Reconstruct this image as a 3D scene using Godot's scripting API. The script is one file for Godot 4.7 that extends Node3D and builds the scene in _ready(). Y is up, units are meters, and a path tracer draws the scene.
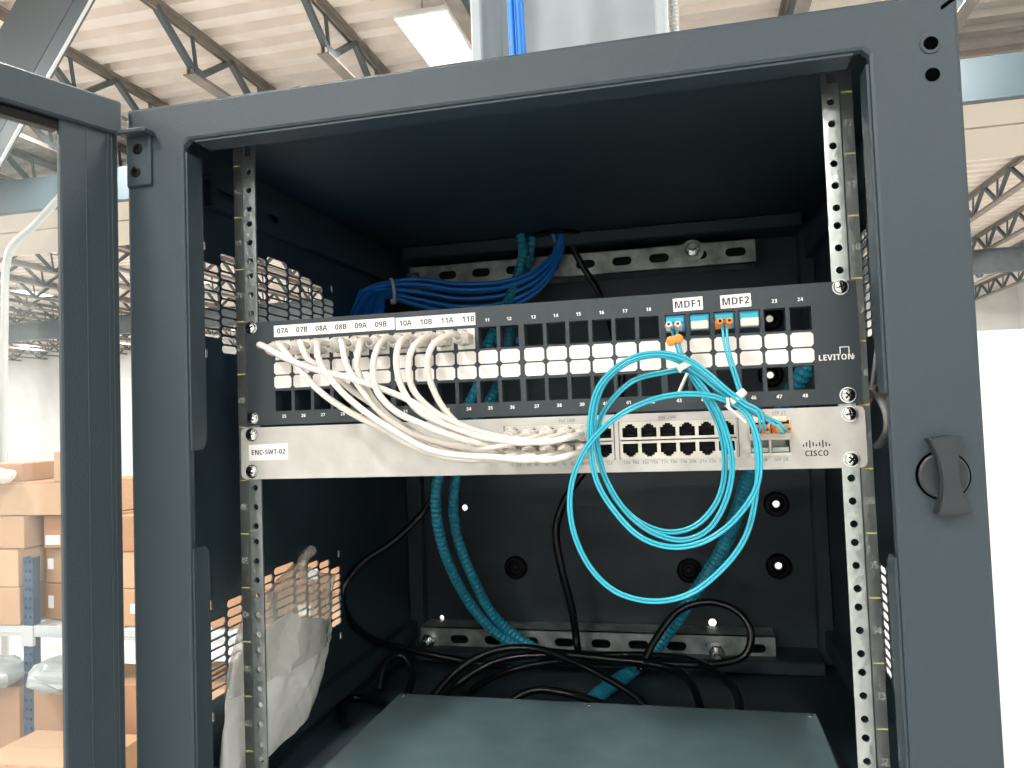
extends Node3D
# A wall-mounted network cabinet in a warehouse. Lengths are in millimetres, measured from the middle of the cabinet's rack plane; LIFT puts that 1.7 m above the floor.
const MM := 0.001
const LIFT := 1700.0
const UNIT := 44.45
const WHITE := [
	[-202,107,20, -202.5,108,34, -188.8,105.6,54, -170.6,95.9,57.1, -147.3,86,56.2, -119.8,78.2,55.4, -92.8,68.5,54.5, -67,56,52.2, -30,25.1,36, -17,27.9,36, -10,30.1,30.5, -8,30.6,22, -8,30.6,14],
	[-184.6,107,20, -185.1,108,34, -174.1,104.8,54, -161,89.6,55.1, -145.1,70.4,52.2, -123.3,53.9,49.3, -97,39.5,46.6, -68.9,23.3,44, -40.9,15.9,41.5, -15.2,15,39.1, -2.5,14.6,44.2, 10.5,16.2,42.6, 17.5,17.5,30.5, 19.5,17.8,22, 19.5,17.8,14],
	[-167.2,107,20, -167.7,108,34, -156.9,104.9,54, -153,94.4,53.2, -139.5,84.5,48.5, -120.8,68.5,43.7, -104,55.8,40, -82.2,39.7,37.4, -56.1,26.2,34.9, -16.2,15,41.6, -3.2,16.4,40.5, 3.8,17.5,30.5, 5.8,17.8,22, 5.8,17.8,14],
	[-149.8,107,20, -150.3,108,34, -144,103,54, -139.9,89.5,57.6, -126.1,70.5,57.3, -106,52.6,56.9, -84.4,38,55.4, -59,23.5,52.8, -33.7,18.4,50.3, -13.3,16.8,46.2, 11.2,14.2,46.8, 24.2,16,44.6, 31.2,17.4,30.5, 33.2,17.8,22, 33.2,17.8,14],
	[-132.4,107,20, -132.9,108,34, -123.7,103,54, -120,87.5,55.4, -110.8,70,52.7, -96.4,51.1,50.1, -78.6,38.1,47.1, -52.9,28.2,44.1, -23.1,23.1,40.9, -2.5,25.7,41.2, 10.5,28.2,40.2, 17.5,30.1,30.5, 19.5,30.6,22, 19.5,30.6,14],
	[-115,107,20, -115.5,108,34, -110.5,99,54, -112.7,85.1,53.2, -107.5,68.8,48.3, -93.4,48.8,43.5, -72.1,32.9,40.5, -30,15.3,39, -17,16.6,38.4, -10,17.6,30.5, -8,17.8,22, -8,17.8,14],
	[-95.9,107,20, -96.4,108,34, -96.7,97.1,54, -98,85.2,58.3, -95.7,68.1,58.6, -82.5,52.7,58.9, -63.9,42.6,55.9, -36.8,31.3,52.9, -16.2,25.4,38.6, -3.2,28,38.1, 3.8,30.1,30.5, 5.8,30.6,22, 5.8,30.6,14],
	[-78.5,107,20, -79,108,34, -79.6,99.4,54, -80.9,87.6,56.1, -78.2,69.5,54.2, -67.1,52.2,52.3, -50.7,42.1,49.3, -25.7,32.4,46.3, -7.3,28.4,42.6, 11.2,26,43.8, 24.2,28.3,42.2, 31.2,30.1,30.5, 33.2,30.6,22, 33.2,30.6,14],
	[-61.1,107,20, -61.6,108,34, -68.4,97.7,54, -72.5,84.1,53.9, -71,67.2,49.8, -58.3,51.8,45.7, -41.8,41.7,42.7, -20.9,33.5,39.7, -6.3,29.8,37.4, 25,26.3,46.4, 38,28.5,44.3, 45,30.2,30.5, 47,30.6,22, 47,30.6,14],
	[-43.7,107,20, -44.2,108,34, -53.9,97.9,54, -58.7,84.6,51.7, -57.9,68.9,45.4, -48.3,48.3,39.1, -28.6,30.9,36.1, -9.9,21.3,33.1, 5,18.1,32.1, 25,13.9,49.4, 38,15.9,46.7, 45,17.4,30.5, 47,17.8,22, 47,17.8,14],
]
const FIBRE := [
	[115.4,105.5,14, 115.6,103,20, 116.5,97,24, 120.4,81,26, 122.4,76.2,28, 128.8,63.6,30, 137.3,47.6,31, 143.8,29.9,32, 145.5,5,33, 139.6,-17,34, 124.4,-33.6,35, 106.6,-38.2,35, 87,-31.6,34, 69.8,-13.9,32, 60.4,11.7,30, 59.7,35,29, 67,50.3,28, 85.7,67.2,27, 106.2,71.9,27, 122.5,72.5,31, 131.9,62.7,36, 140.8,47.4,39, 147,30,40, 150,7.9,40, 145.7,-14,40, 132.9,-35.3,40, 116.2,-42.8,39, 99.2,-39.7,38, 82.3,-28.6,37, 67.9,-8.4,36, 59.2,17.2,35, 58.5,45.5,35, 66.3,66.3,35, 84.3,80.3,35, 104.5,83.9,34, 120.4,77.8,36, 131,69.7,38, 144.8,57.1,39, 158.6,46.7,38, 172,38.2,40, 180.7,33.3,43, 184.2,28.8,42, 185.4,29.6,35, 185.4,30,24],
	[150.2,107,14, 150.2,106,22, 150.3,89.8,29, 152.2,79.6,30, 154.8,69.4,31, 158.5,54.2,33, 161.1,44.2,34, 165.1,31.7,36, 166.5,17.1,38, 165.2,-7,40, 156,-40.2,43, 139,-62,45, 117.1,-77.9,46, 92.8,-82.7,46, 68.6,-76.3,46, 51.8,-59.6,46, 41.6,-34.7,46, 40.6,-9.5,46, 49.3,15.5,46, 65.7,35.2,46, 86.2,48.2,46, 111,55.4,45, 135,54.9,44, 150.2,49.4,43, 159.2,43,44, 165.2,29.6,48, 167.1,10.6,50, 163.4,-8.3,51, 144.9,-31.8,51, 125.7,-43.2,51, 106.7,-45.6,50, 87.6,-39.2,49, 71,-22.2,47, 59.5,-2.4,45, 55.8,20.3,44, 56,40.5,43, 63.5,64.4,42, 84.9,81.8,42, 106.1,84.7,42, 123,79.8,43, 135.7,70.1,46, 149.2,56.7,47, 160.9,47,46, 168.3,42.4,46, 170.4,30.5,42, 171.3,30,35, 171.3,30,24],
]
const BLUE := [
	[-115.5,3100,-505, -107.5,2500,-500, -99.5,1200,-495, -93.5,700,-490, -83.5,450,-485, -57.5,330,-480, -41.5,296,-478, -47.1,263.4,-466, -74.1,228.5,-446, -114.6,212.1,-436, -175.9,209.5,-426, -228.1,219.3,-411, -262.8,223.6,-396, -298.1,219,-376, -310.5,190.3,-345.1, -299.6,142.1,-295.1, -249.5,92.4,-195.1, -202,95,-70, -202,107,-32],
	[-111.4,3100,-500.1, -103.4,2500,-495.1, -95.4,1200,-490.1, -89.4,700,-485.1, -79.4,450,-480.1, -53.4,330,-475.1, -37.4,296,-473.1, -45.7,269.4,-462.4, -72.7,237.3,-442.4, -113.2,222.5,-432.4, -174.5,221.1,-422.4, -226.7,229.8,-407.4, -261.4,229.7,-392.4, -295,221.4,-372.4, -305.4,190,-340.5, -293.4,141.8,-290.5, -242.4,92,-190.5, -184.6,95,-70, -184.6,107,-32],
	[-115,3100,-496.4, -107,2500,-491.4, -99,1200,-486.4, -93,700,-481.4, -83,450,-476.4, -57,330,-471.4, -41,296,-469.4, -47,273.9,-465.6, -73.9,243.7,-445.6, -114.4,230.2,-435.6, -175.8,229.5,-425.6, -227.9,237.4,-410.6, -262.7,234.1,-395.6, -291.8,223.3,-375.6, -300.3,189.6,-344.5, -287.3,141.4,-294.5, -235.3,91.7,-194.5, -167.2,95,-70, -167.2,107,-32],
	[-120,3100,-500.5, -112,2500,-495.5, -104,1200,-490.5, -98,700,-485.5, -88,450,-480.5, -62,330,-475.5, -46,296,-473.5, -48.6,268.8,-470, -75.6,236.4,-450, -116.1,221.5,-440, -177.4,219.9,-430, -229.6,228.7,-415, -264.3,229,-400, -288.6,220.8,-380, -295.3,189.3,-350, -281.1,141.1,-300, -228.3,91.4,-200, -149.8,95,-70, -149.8,107,-32],
	[-125,3100,-496.4, -117,2500,-491.4, -109,1200,-486.4, -103,700,-481.4, -93,450,-476.4, -67,330,-471.4, -50.9,296,-469.4, -50.2,273.9,-474.4, -77.2,243.7,-454.4, -117.8,230.2,-444.4, -179.1,229.5,-434.4, -231.2,237.4,-419.4, -265.9,234.1,-404.4, -285.5,222.9,-384.4, -290.2,189,-355.5, -275,140.7,-305.5, -221.2,91,-205.5, -132.4,95,-70, -132.4,107,-32],
	[-128.6,3100,-500.1, -120.6,2500,-495.1, -112.6,1200,-490.1, -106.6,700,-485.1, -96.6,450,-480.1, -70.6,330,-475.1, -54.6,296,-473.1, -51.5,269.4,-477.6, -78.5,237.3,-457.6, -119,222.5,-447.6, -180.3,221.1,-437.6, -232.5,229.8,-422.6, -267.2,229.7,-407.6, -282.3,220.6,-387.6, -285.2,188.6,-359.5, -268.9,140.4,-309.5, -214.2,90.7,-209.5, -115,95,-70, -115,107,-32],
	[-124.5,3100,-505, -116.5,2500,-500, -108.5,1200,-495, -102.5,700,-490, -92.5,450,-485, -66.5,330,-480, -50.5,296,-478, -50.1,263.4,-474, -77.1,228.5,-454, -117.6,212.1,-444, -178.9,209.5,-434, -231.1,219.3,-419, -265.8,223.6,-404, -279.1,217.6,-384, -280.2,188.3,-354.9, -262.8,140,-304.9, -207.3,90.4,-204.9, -95.9,95,-70, -95.9,107,-32],
	[-128.6,3100,-509.9, -120.6,2500,-504.9, -112.6,1200,-499.9, -106.6,700,-494.9, -96.6,450,-489.9, -70.6,330,-484.9, -54.6,296,-482.9, -51.5,257.3,-477.6, -78.5,219.7,-457.6, -119,201.7,-447.6, -180.3,198,-437.6, -232.5,208.9,-422.6, -267.2,217.6,-407.6, -276,214.7,-387.6, -275.1,187.9,-359.5, -256.8,139.7,-309.5, -200.3,90.1,-209.5, -78.5,95,-70, -78.5,107,-32],
	[-125,3100,-513.6, -117,2500,-508.6, -109,1200,-503.6, -103,700,-498.6, -93,450,-493.6, -67,330,-488.6, -51,296,-486.6, -50.2,252.9,-474.4, -77.2,213.3,-454.4, -117.8,194,-444.4, -179.1,189.5,-434.4, -231.2,201.2,-419.4, -265.9,213.1,-404.4, -272.9,212.3,-384.4, -270.1,187.6,-355.5, -250.7,139.3,-305.5, -193.4,89.7,-205.5, -61.1,95,-70, -61.1,107,-32],
	[-120,3100,-509.5, -112,2500,-504.5, -104,1200,-499.5, -98,700,-494.5, -88,450,-489.5, -62,330,-484.5, -46,296,-482.5, -48.6,258,-470, -75.6,220.6,-450, -116.1,202.7,-440, -177.4,199.1,-430, -229.6,209.9,-415, -264.3,218.2,-400, -269.7,214.4,-380, -265.2,187.3,-350, -244.7,139,-300, -186.5,89.4,-200, -43.7,95,-70, -43.7,107,-32],
	[-115,3100,-513.6, -107,2500,-508.6, -99,1200,-503.6, -93,700,-498.6, -83,450,-493.6, -57,330,-488.6, -41,296,-486.6, -47,252.9,-465.6, -73.9,213.3,-445.6, -114.4,194,-435.6, -175.8,189.5,-425.6, -227.9,201.2,-410.6, -262.7,213.1,-395.6, -266.6,211.9,-375.6, -260.2,186.9,-344.5, -238.7,138.6,-294.5, -179.6,89.1,-194.5, -26.3,95,-70, -26.3,107,-32],
	[-111.4,3100,-509.9, -103.4,2500,-504.9, -95.4,1200,-499.9, -89.4,700,-494.9, -79.4,450,-489.9, -53.4,330,-484.9, -37.4,296,-482.9, -45.7,257.3,-462.4, -72.7,219.7,-442.4, -113.2,201.6,-432.4, -174.5,197.9,-422.4, -226.7,208.8,-407.4, -261.4,217.5,-392.4, -263.4,213.8,-372.4, -255.2,186.6,-340.5, -232.7,138.3,-290.5, -172.8,88.8,-190.5, -8.9,95,-70, -8.9,107,-32],
]
const ARMOUR := [
	[-95,296,-455, -90.8,271.3,-450, -104.5,220.8,-440, -117,174.3,-410, -126.8,139,-380, -133.6,86.6,-350, -159.4,31.6,-330, -180.4,-17,-330, -190.8,-52.3,-340, -192.6,-105.9,-360, -183.7,-163.3,-390, -166.5,-213,-420, -141.4,-248,-440, -111.5,-265.4,-445, -83.1,-276.4,-440],
	[-82,296,-470, -85,274.9,-470, -100.3,221.6,-465, -113.2,164.8,-450, -120.3,108.9,-430, -132,68.4,-400, -163,18,-370, -172.9,-29.9,-370, -179.2,-69.3,-375, -177,-113.2,-385, -164,-166.2,-405, -148.2,-215.1,-430, -126.1,-246.9,-450, -96.2,-267.9,-455, -67.9,-280.6,-450],
	[-7.7,-286,-300, 8.2,-286,-360, 30.9,-286,-420, 58,-270.7,-450, 112.3,-194.2,-430, 153.5,-126.1,-400, 173,-74,-370, 184,-36.4,-340, 201,4.7,-300, 220.3,47.1,-270, 233.8,73.9,-250, 248,98.9,-240, 268.3,129.8,-240, 287.6,161.6,-260],
]
const POWER := [
	[-187.6,-30.9,-350, -216,-70.8,-370, -250.4,-106.1,-350, -285.7,-132.2,-320, -299.8,-158.7,-300, -299,-195.2,-310, -281.6,-232.9,-350, -240,-261.7,-400, -177.4,-278.8,-420, -104.6,-277.5,-400],
	[-13.1,-27.1,-420, -41.7,-66.1,-425, -56.1,-105.8,-430, -51.1,-159.1,-435, -40.6,-212.4,-440, -35.8,-257.9,-440, -29.6,-273.5,-420],
	[-29.6,284.9,-480, -18,259.1,-490, 8.1,210.5,-490, 23.6,159.5,-480, 35.8,103.3,-470, 28.1,49.4,-470, 7.5,9.4,-470],
	[49.8,-267.7,-380, 68.2,-236.9,-400, 99.6,-204.5,-420, 136.6,-193.8,-420, 169.1,-202.9,-410, 182.7,-224,-400, 174.2,-250.1,-395, 138.7,-260.4,-390, 85.9,-259.2,-380, 27.1,-253.4,-370, -45.4,-248.4,-365, -120.3,-255.5,-360, -173.3,-281.5,-340, -182.9,-289.3,-310],
	[-191.9,-286.1,-300, -169.5,-262.3,-330, -130,-243,-350, -80.5,-238.1,-355, -29.1,-246.1,-340, 21,-257.4,-310, 56.3,-267.3,-280, 72.5,-283,-262],
	[119.5,-270.9,-275, 114.9,-261,-300, 98.5,-255.2,-340, 62.8,-256.9,-370, 0.1,-263,-390, -65.1,-268.5,-400, -120.8,-278.3,-385, -151.8,-286.6,-340, -152,-294.3,-290],
	[-95.8,-283.9,-258, -81,-267.9,-270, -60,-261.7,-280, -32.6,-264.4,-285, 2.3,-268,-275, 42,-271.5,-255],
	[159.6,-267.4,-260, 157.5,-262.6,-310, 137.9,-260.2,-360, 109.4,-259.8,-400, 46.7,-265,-430, -19.1,-270.3,-440, -85.8,-266,-440],
	[-267.8,-292,-230, -288.1,-285.4,-260, -291.7,-288.4,-300, -261.9,-289.4,-300, -230.4,-290.8,-270, -220.3,-300.2,-230, -230.7,-302.4,-200],
	[-268,-288.2,-330, -268.9,-263.9,-350, -256.3,-257,-370, -236.6,-272.2,-360, -231.1,-289,-330, -236.3,-294.1,-300],
]
const SIDEWIRE := [
	[257.6,54,-60, 255.7,48.8,-20, 257.7,36.6,-8, 258.7,25.9,-15, 257.9,13.3,-45],
	[259,53.2,-60, 258.7,48.8,-26, 259.7,36.5,-13, 260.5,25.7,-20, 258.6,13.3,-45],
	[260.4,52.4,-60, 261.6,48.8,-32, 261.8,36.4,-18, 262.3,25.6,-25, 259.3,13.3,-45],
	[261.8,51.5,-60, 264.6,48.8,-38, 263.8,36.3,-23, 264.1,25.4,-30, 260,13.2,-45],
	[293.5,135.3,-150, 282.1,106.5,-120, 273.6,84.5,-100, 271.4,60.4,-110, 268.6,39.9,-140],
	[292.4,131.9,-150, 281.2,104.1,-120, 276,84.9,-107, 272.1,60.4,-110, 268.4,35.6,-140],
	[291.2,128.4,-150, 280.3,101.6,-120, 278.5,85.3,-114, 272.9,60.4,-110, 268.2,31.3,-140],
	[290.1,125,-150, 279.4,99.1,-120, 280.9,85.6,-121, 273.7,60.3,-110, 267.9,26.9,-140],
	[288.9,121.5,-150, 278.5,96.6,-120, 283.4,86,-128, 274.4,60.3,-110, 267.7,22.6,-140],
]

var used := {}
var M := {}
var sans: SystemFont
var bold: SystemFont


class Shape:
	var v := PackedVector3Array()
	var n := PackedVector3Array()
	var xf := Transform3D()
	var org := Vector3.ZERO

	func _init(o := Vector3.ZERO) -> void:
		org = o

	func tri3(a: Vector3, b: Vector3, c: Vector3, na: Vector3, nb: Vector3, nc: Vector3) -> void:
		var A := xf * a - org
		var B := xf * b - org
		var C := xf * c - org
		var NA := (xf.basis * na).normalized()
		var NB := (xf.basis * nb).normalized()
		var NC := (xf.basis * nc).normalized()
		if (C - A).cross(B - A).dot(NA + NB + NC) < 0.0:
			var t := B
			B = C
			C = t
			t = NB
			NB = NC
			NC = t
		for p in [A, B, C]:
			v.append(p * 0.001)
		for p in [NA, NB, NC]:
			n.append(p)

	func tri(a: Vector3, b: Vector3, c: Vector3, nn: Vector3) -> void:
		tri3(a, b, c, nn, nn, nn)

	func quad(a: Vector3, b: Vector3, c: Vector3, d: Vector3, nn: Vector3) -> void:
		tri(a, b, c, nn)
		tri(a, c, d, nn)

	func box(lo: Vector3, hi: Vector3, ch := 0.0) -> void:
		var m := (lo + hi) / 2.0
		var h := (hi - lo) / 2.0
		var e := h - Vector3.ONE * ch
		for a in 3:
			var b := (a + 1) % 3
			var c := (a + 2) % 3
			for s in [-1.0, 1.0]:
				var q := []
				for k in [[-1, -1], [1, -1], [1, 1], [-1, 1]]:
					var p := Vector3.ZERO
					p[a] = s * h[a]
					p[b] = k[0] * e[b]
					p[c] = k[1] * e[c]
					q.append(m + p)
				var nn := Vector3.ZERO
				nn[a] = s
				quad(q[0], q[1], q[2], q[3], nn)
				if ch > 0.0:
					for t in [-1.0, 1.0]:
						var r := []
						for k in [[0, -1], [1, -1], [1, 1], [0, 1]]:
							var p := Vector3.ZERO
							p[a] = s * (e[a] if k[0] else h[a])
							p[b] = t * (h[b] if k[0] else e[b])
							p[c] = k[1] * e[c]
							r.append(m + p)
						var n2 := nn
						n2[b] = t
						quad(r[0], r[1], r[2], r[3], n2)
		if ch > 0.0:
			for sx in [-1.0, 1.0]:
				for sy in [-1.0, 1.0]:
					for sz in [-1.0, 1.0]:
						tri(m + Vector3(sx * h.x, sy * e.y, sz * e.z), m + Vector3(sx * e.x, sy * h.y, sz * e.z), m + Vector3(sx * e.x, sy * e.y, sz * h.z), Vector3(sx, sy, sz))

	# a rectangular piece of sheet with one hole in it: the hole's outline must be visible whole from its middle
	func cell(u0: float, u1: float, v0: float, v1: float, hole: Array, w0: float, w1: float) -> void:
		var m := Vector2.ZERO
		for p in hole:
			m += p
		m /= hole.size()
		var angles := []
		for p in hole:
			angles.append((p - m).angle())
		for p in [Vector2(u0, v0), Vector2(u1, v0), Vector2(u1, v1), Vector2(u0, v1)]:
			angles.append((p - m).angle())
		angles.sort()
		var inner := []
		var outer := []
		for a in angles:
			var d := Vector2.from_angle(a)
			var best := 1e9
			for k in hole.size():
				var p: Vector2 = hole[k] - m
				var q: Vector2 = hole[(k + 1) % hole.size()] - m
				var e := q - p
				var den := d.cross(e)
				if absf(den) < 1e-9:
					continue
				var t := p.cross(e) / den
				var s := p.cross(d) / den
				if t > 0 and s > -1e-4 and s < 1.0001:
					best = minf(best, t)
			inner.append(m + d * best)
			var r := 1e9
			if d.x > 1e-9: r = minf(r, (u1 - m.x) / d.x)
			if d.x < -1e-9: r = minf(r, (u0 - m.x) / d.x)
			if d.y > 1e-9: r = minf(r, (v1 - m.y) / d.y)
			if d.y < -1e-9: r = minf(r, (v0 - m.y) / d.y)
			outer.append(m + d * r)
		for k in inner.size():
			var j := (k + 1) % inner.size()
			var a: Vector2 = inner[k]
			var b: Vector2 = inner[j]
			var c: Vector2 = outer[j]
			var e: Vector2 = outer[k]
			for w in [w0, w1]:
				var nn := Vector3(0, 0, 1 if w == w1 else -1)
				quad(Vector3(a.x, a.y, w), Vector3(b.x, b.y, w), Vector3(c.x, c.y, w), Vector3(e.x, e.y, w), nn)
			var mid := m - (a + b) / 2
			quad(Vector3(a.x, a.y, w0), Vector3(b.x, b.y, w0), Vector3(b.x, b.y, w1), Vector3(a.x, a.y, w1), Vector3(mid.x, mid.y, 0))

	func sheet(u0: float, u1: float, v0: float, v1: float, w0: float, w1: float) -> void:
		if u1 > u0 and v1 > v0:
			box(Vector3(u0, v0, w0), Vector3(u1, v1, w1))

	# profile of (radius, height along z) turned round z at c; smooth when asked
	func lathe(profile: Array, c := Vector3.ZERO, sides := 20, smooth := false) -> void:
		for k in profile.size() - 1:
			var p: Vector2 = profile[k]
			var q: Vector2 = profile[k + 1]
			var d := q - p
			var nr := Vector2(d.y, -d.x).normalized()
			for s in sides:
				var a := TAU * s / sides
				var b := TAU * (s + 1) / sides
				var ca := Vector3(cos(a), sin(a), 0)
				var cb := Vector3(cos(b), sin(b), 0)
				var za := Vector3(0, 0, p.y)
				var zb := Vector3(0, 0, q.y)
				var na := ca * nr.x + Vector3(0, 0, nr.y)
				var nb := cb * nr.x + Vector3(0, 0, nr.y)
				if q.x > 1e-6:
					tri3(c + ca * p.x + za, c + ca * q.x + zb, c + cb * q.x + zb, na, na, nb)
				if p.x > 1e-6:
					tri3(c + ca * p.x + za, c + cb * q.x + zb, c + cb * p.x + za, na, nb, nb)

	func prism(poly: Array, z0: float, z1: float) -> void:
		var pk := PackedVector2Array(poly)
		var ix := Geometry2D.triangulate_polygon(pk)
		for k in range(0, ix.size(), 3):
			for z in [z0, z1]:
				tri(Vector3(pk[ix[k]].x, pk[ix[k]].y, z), Vector3(pk[ix[k + 1]].x, pk[ix[k + 1]].y, z), Vector3(pk[ix[k + 2]].x, pk[ix[k + 2]].y, z), Vector3(0, 0, 1 if z == z1 else -1))
		var turn := -1.0 if Geometry2D.is_polygon_clockwise(pk) else 1.0
		for k in pk.size():
			var a := pk[k]
			var b := pk[(k + 1) % pk.size()]
			var d := b - a
			quad(Vector3(a.x, a.y, z0), Vector3(b.x, b.y, z0), Vector3(b.x, b.y, z1), Vector3(a.x, a.y, z1), Vector3(d.y, -d.x, 0) * turn)

	# a round cable along points; shift sets it off the middle line (for zip cord); ridge > 0 makes hoops
	func tube(pts: PackedVector3Array, r: float, sides := 8, shift := 0.0, ridge := 0.0) -> void:
		var side := Vector3.UP if shift == 0.0 else Vector3.RIGHT
		var rings := []
		for k in pts.size():
			var t := (pts[mini(k + 1, pts.size() - 1)] - pts[maxi(k - 1, 0)]).normalized()
			if k == 0 and absf(t.dot(side)) > 0.9:
				side = Vector3.RIGHT if shift == 0.0 else Vector3.UP
			side = (side - t * side.dot(t)).normalized()
			var off := shift
			if shift != 0.0:  # a zip cord lies flat, its two strands side by side, and parts at its ends
				var flat := t.cross(Vector3.BACK)
				if flat.dot(side) < 0.0:
					flat = -flat
				side = side.lerp(flat.normalized(), 0.35 * smoothstep(0.1, 0.5, flat.length()))
				side = (side - t * side.dot(t)).normalized()
				off = shift * (1.0 + 1.6 * exp(-minf(k, pts.size() - 1 - k) / 3.0))
			var up := t.cross(side)
			var rr := r + (ridge if k % 2 else -ridge)
			var ring := []
			for s in sides:
				var a := TAU * s / sides
				var d := side * cos(a) + up * sin(a)
				ring.append([pts[k] + side * off + d * rr, d])
			rings.append(ring)
		for k in rings.size() - 1:
			for s in sides:
				var j := (s + 1) % sides
				var a = rings[k][s]
				var b = rings[k][j]
				var c = rings[k + 1][j]
				var d = rings[k + 1][s]
				if ridge > 0.0:  # the hoops keep their edges
					var nn: Vector3 = (d[0] - a[0]).cross(b[0] - a[0])
					if nn.dot(a[1]) < 0.0:
						nn = -nn
					quad(a[0], b[0], c[0], d[0], nn)
					continue
				tri3(a[0], b[0], c[0], a[1], b[1], c[1])
				tri3(a[0], c[0], d[0], a[1], c[1], d[1])
		for e in [0, rings.size() - 1]:
			var out := (pts[e] - pts[1 if e == 0 else e - 1]).normalized()
			for s in range(1, sides - 1):
				tri(rings[e][0][0], rings[e][s][0], rings[e][s + 1][0], out)

	func bar(a: Vector3, b: Vector3, w: float, h: float) -> void:
		var t := (b - a).normalized()
		var s := t.cross(Vector3.UP if absf(t.y) < 0.95 else Vector3.RIGHT).normalized()
		var u := s.cross(t)
		var keep := xf
		xf = xf * Transform3D(Basis(s, u, t), a)
		box(Vector3(-w / 2, -h / 2, 0), Vector3(w / 2, h / 2, (b - a).length()))
		xf = keep

	func mesh() -> ArrayMesh:
		var arrays := []
		arrays.resize(Mesh.ARRAY_MAX)
		arrays[Mesh.ARRAY_VERTEX] = v
		arrays[Mesh.ARRAY_NORMAL] = n
		var m := ArrayMesh.new()
		m.add_surface_from_arrays(Mesh.PRIMITIVE_TRIANGLES, arrays)
		return m


func numbered(called: String) -> String:
	used[called] = used.get(called, -1) + 1
	return called if used[called] == 0 else "%s_%03d" % [called, used[called]]


func at(p: Vector3) -> Vector3:
	return Vector3(p.x, p.y + LIFT, p.z) * MM


func thing(called: String, label: String, category: String, base: Vector3, group := "") -> Node3D:
	var o := Node3D.new()
	o.name = numbered(called)
	add_child(o)
	o.position = at(base)
	o.set_meta("label", label)
	o.set_meta("category", category)
	if group:
		o.set_meta("group", group)
	return o


func place(called: String, m: Mesh, material: Material, parent: Node, pos := Vector3.ZERO) -> MeshInstance3D:
	var o := MeshInstance3D.new()
	o.name = called
	o.mesh = m
	o.material_override = material
	o.position = pos * MM
	o.cast_shadow = GeometryInstance3D.SHADOW_CASTING_SETTING_ON
	parent.add_child(o, true)
	return o


func build(called: String, s: Shape, material: Material, parent: Node) -> MeshInstance3D:
	return place(called, s.mesh(), material, parent)


func struct(called: String, s: Shape, material: Material) -> MeshInstance3D:
	var o := MeshInstance3D.new()
	o.name = called
	o.mesh = s.mesh()
	o.material_override = material
	o.position = at(s.org)
	o.set_meta("kind", "structure")
	add_child(o)
	return o


func lettering(words: String, high: float, pos: Vector3, material: Material, parent: Node, heavy := false, turn := 0.0, called := "lettering") -> MeshInstance3D:
	var t := TextMesh.new()
	t.text = words
	t.font = bold if heavy else sans
	t.font_size = 32
	t.pixel_size = high * MM / (32.0 * 0.71)
	t.depth = 0.12 * MM
	t.curve_step = 3.0
	var o := place(called, t, material, parent, pos)
	o.rotation.z = turn
	return o


func curve(flat: Array, step := 5.0) -> PackedVector3Array:
	var p := []
	for k in range(0, flat.size(), 3):
		p.append(Vector3(flat[k], flat[k + 1], flat[k + 2]))
	var out := PackedVector3Array()
	for k in p.size() - 1:
		var a: Vector3 = p[maxi(k - 1, 0)]
		var b: Vector3 = p[k]
		var c: Vector3 = p[k + 1]
		var d: Vector3 = p[mini(k + 2, p.size() - 1)]
		# centripetal Catmull-Rom, so that uneven spacing does not make kinks
		var t1 := sqrt(maxf(a.distance_to(b), 1.0))
		var t2 := t1 + sqrt(maxf(b.distance_to(c), 1.0))
		var t3 := t2 + sqrt(maxf(c.distance_to(d), 1.0))
		var count := maxi(2, int(b.distance_to(c) / step))
		for i in count:
			var t := t1 + (t2 - t1) * i / count
			var a1 := a.lerp(b, t / t1)
			var a2 := b.lerp(c, (t - t1) / (t2 - t1))
			var a3 := c.lerp(d, (t - t2) / (t3 - t2))
			out.append(a1.lerp(a2, t / t2).lerp(a2.lerp(a3, (t - t1) / (t3 - t1)), (t - t1) / (t2 - t1)))
	out.append(p[-1])
	return out


func last(flat: Array) -> Vector3:
	return Vector3(flat[-3], flat[-2], flat[-1])


func noise_image(size: int, freq: float, seed_: int, octaves := 3, squash := 1.0) -> Image:
	var f := FastNoiseLite.new()
	f.seed = seed_
	f.frequency = freq
	f.fractal_octaves = octaves
	var im := Image.create(size, size, false, Image.FORMAT_RGB8)
	for y in size:
		for x in size:
			# wraps round, so that tiles join
			var a := float(x) / size
			var b := float(y) / size
			var s := f.get_noise_2d(x, y * squash) * (1 - a) * (1 - b) + f.get_noise_2d(x - size, y * squash) * a * (1 - b) + f.get_noise_2d(x, (y - size) * squash) * (1 - a) * b + f.get_noise_2d(x - size, (y - size) * squash) * a * b
			var g := clampf(0.5 + s * 0.9, 0, 1)
			im.set_pixel(x, y, Color(g, g, g))
	return im


func tinted(source: Image, dark: Color, light: Color) -> ImageTexture:
	var im := source.duplicate() as Image
	for y in im.get_height():
		for x in im.get_width():
			im.set_pixel(x, y, dark.lerp(light, im.get_pixel(x, y).r))
	im.generate_mipmaps()
	return ImageTexture.create_from_image(im)


func bumps(source: Image, strength: float) -> ImageTexture:
	var im := source.duplicate() as Image
	im.bump_map_to_normal_map(strength)
	im.generate_mipmaps()
	return ImageTexture.create_from_image(im)


func mat(color: Color, rough: float, metal := 0.0, bump: Texture2D = null, scale_ := 8.0, bump_strength := 0.4, tint: Texture2D = null) -> StandardMaterial3D:
	var m := StandardMaterial3D.new()
	m.albedo_color = color
	m.roughness = rough
	m.metallic = metal
	if bump or tint:
		m.uv1_triplanar = true
		m.uv1_scale = Vector3.ONE * scale_
	if bump:
		m.normal_enabled = true
		m.normal_texture = bump
		m.normal_scale = bump_strength
	if tint:
		m.albedo_texture = tint
	return m


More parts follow.
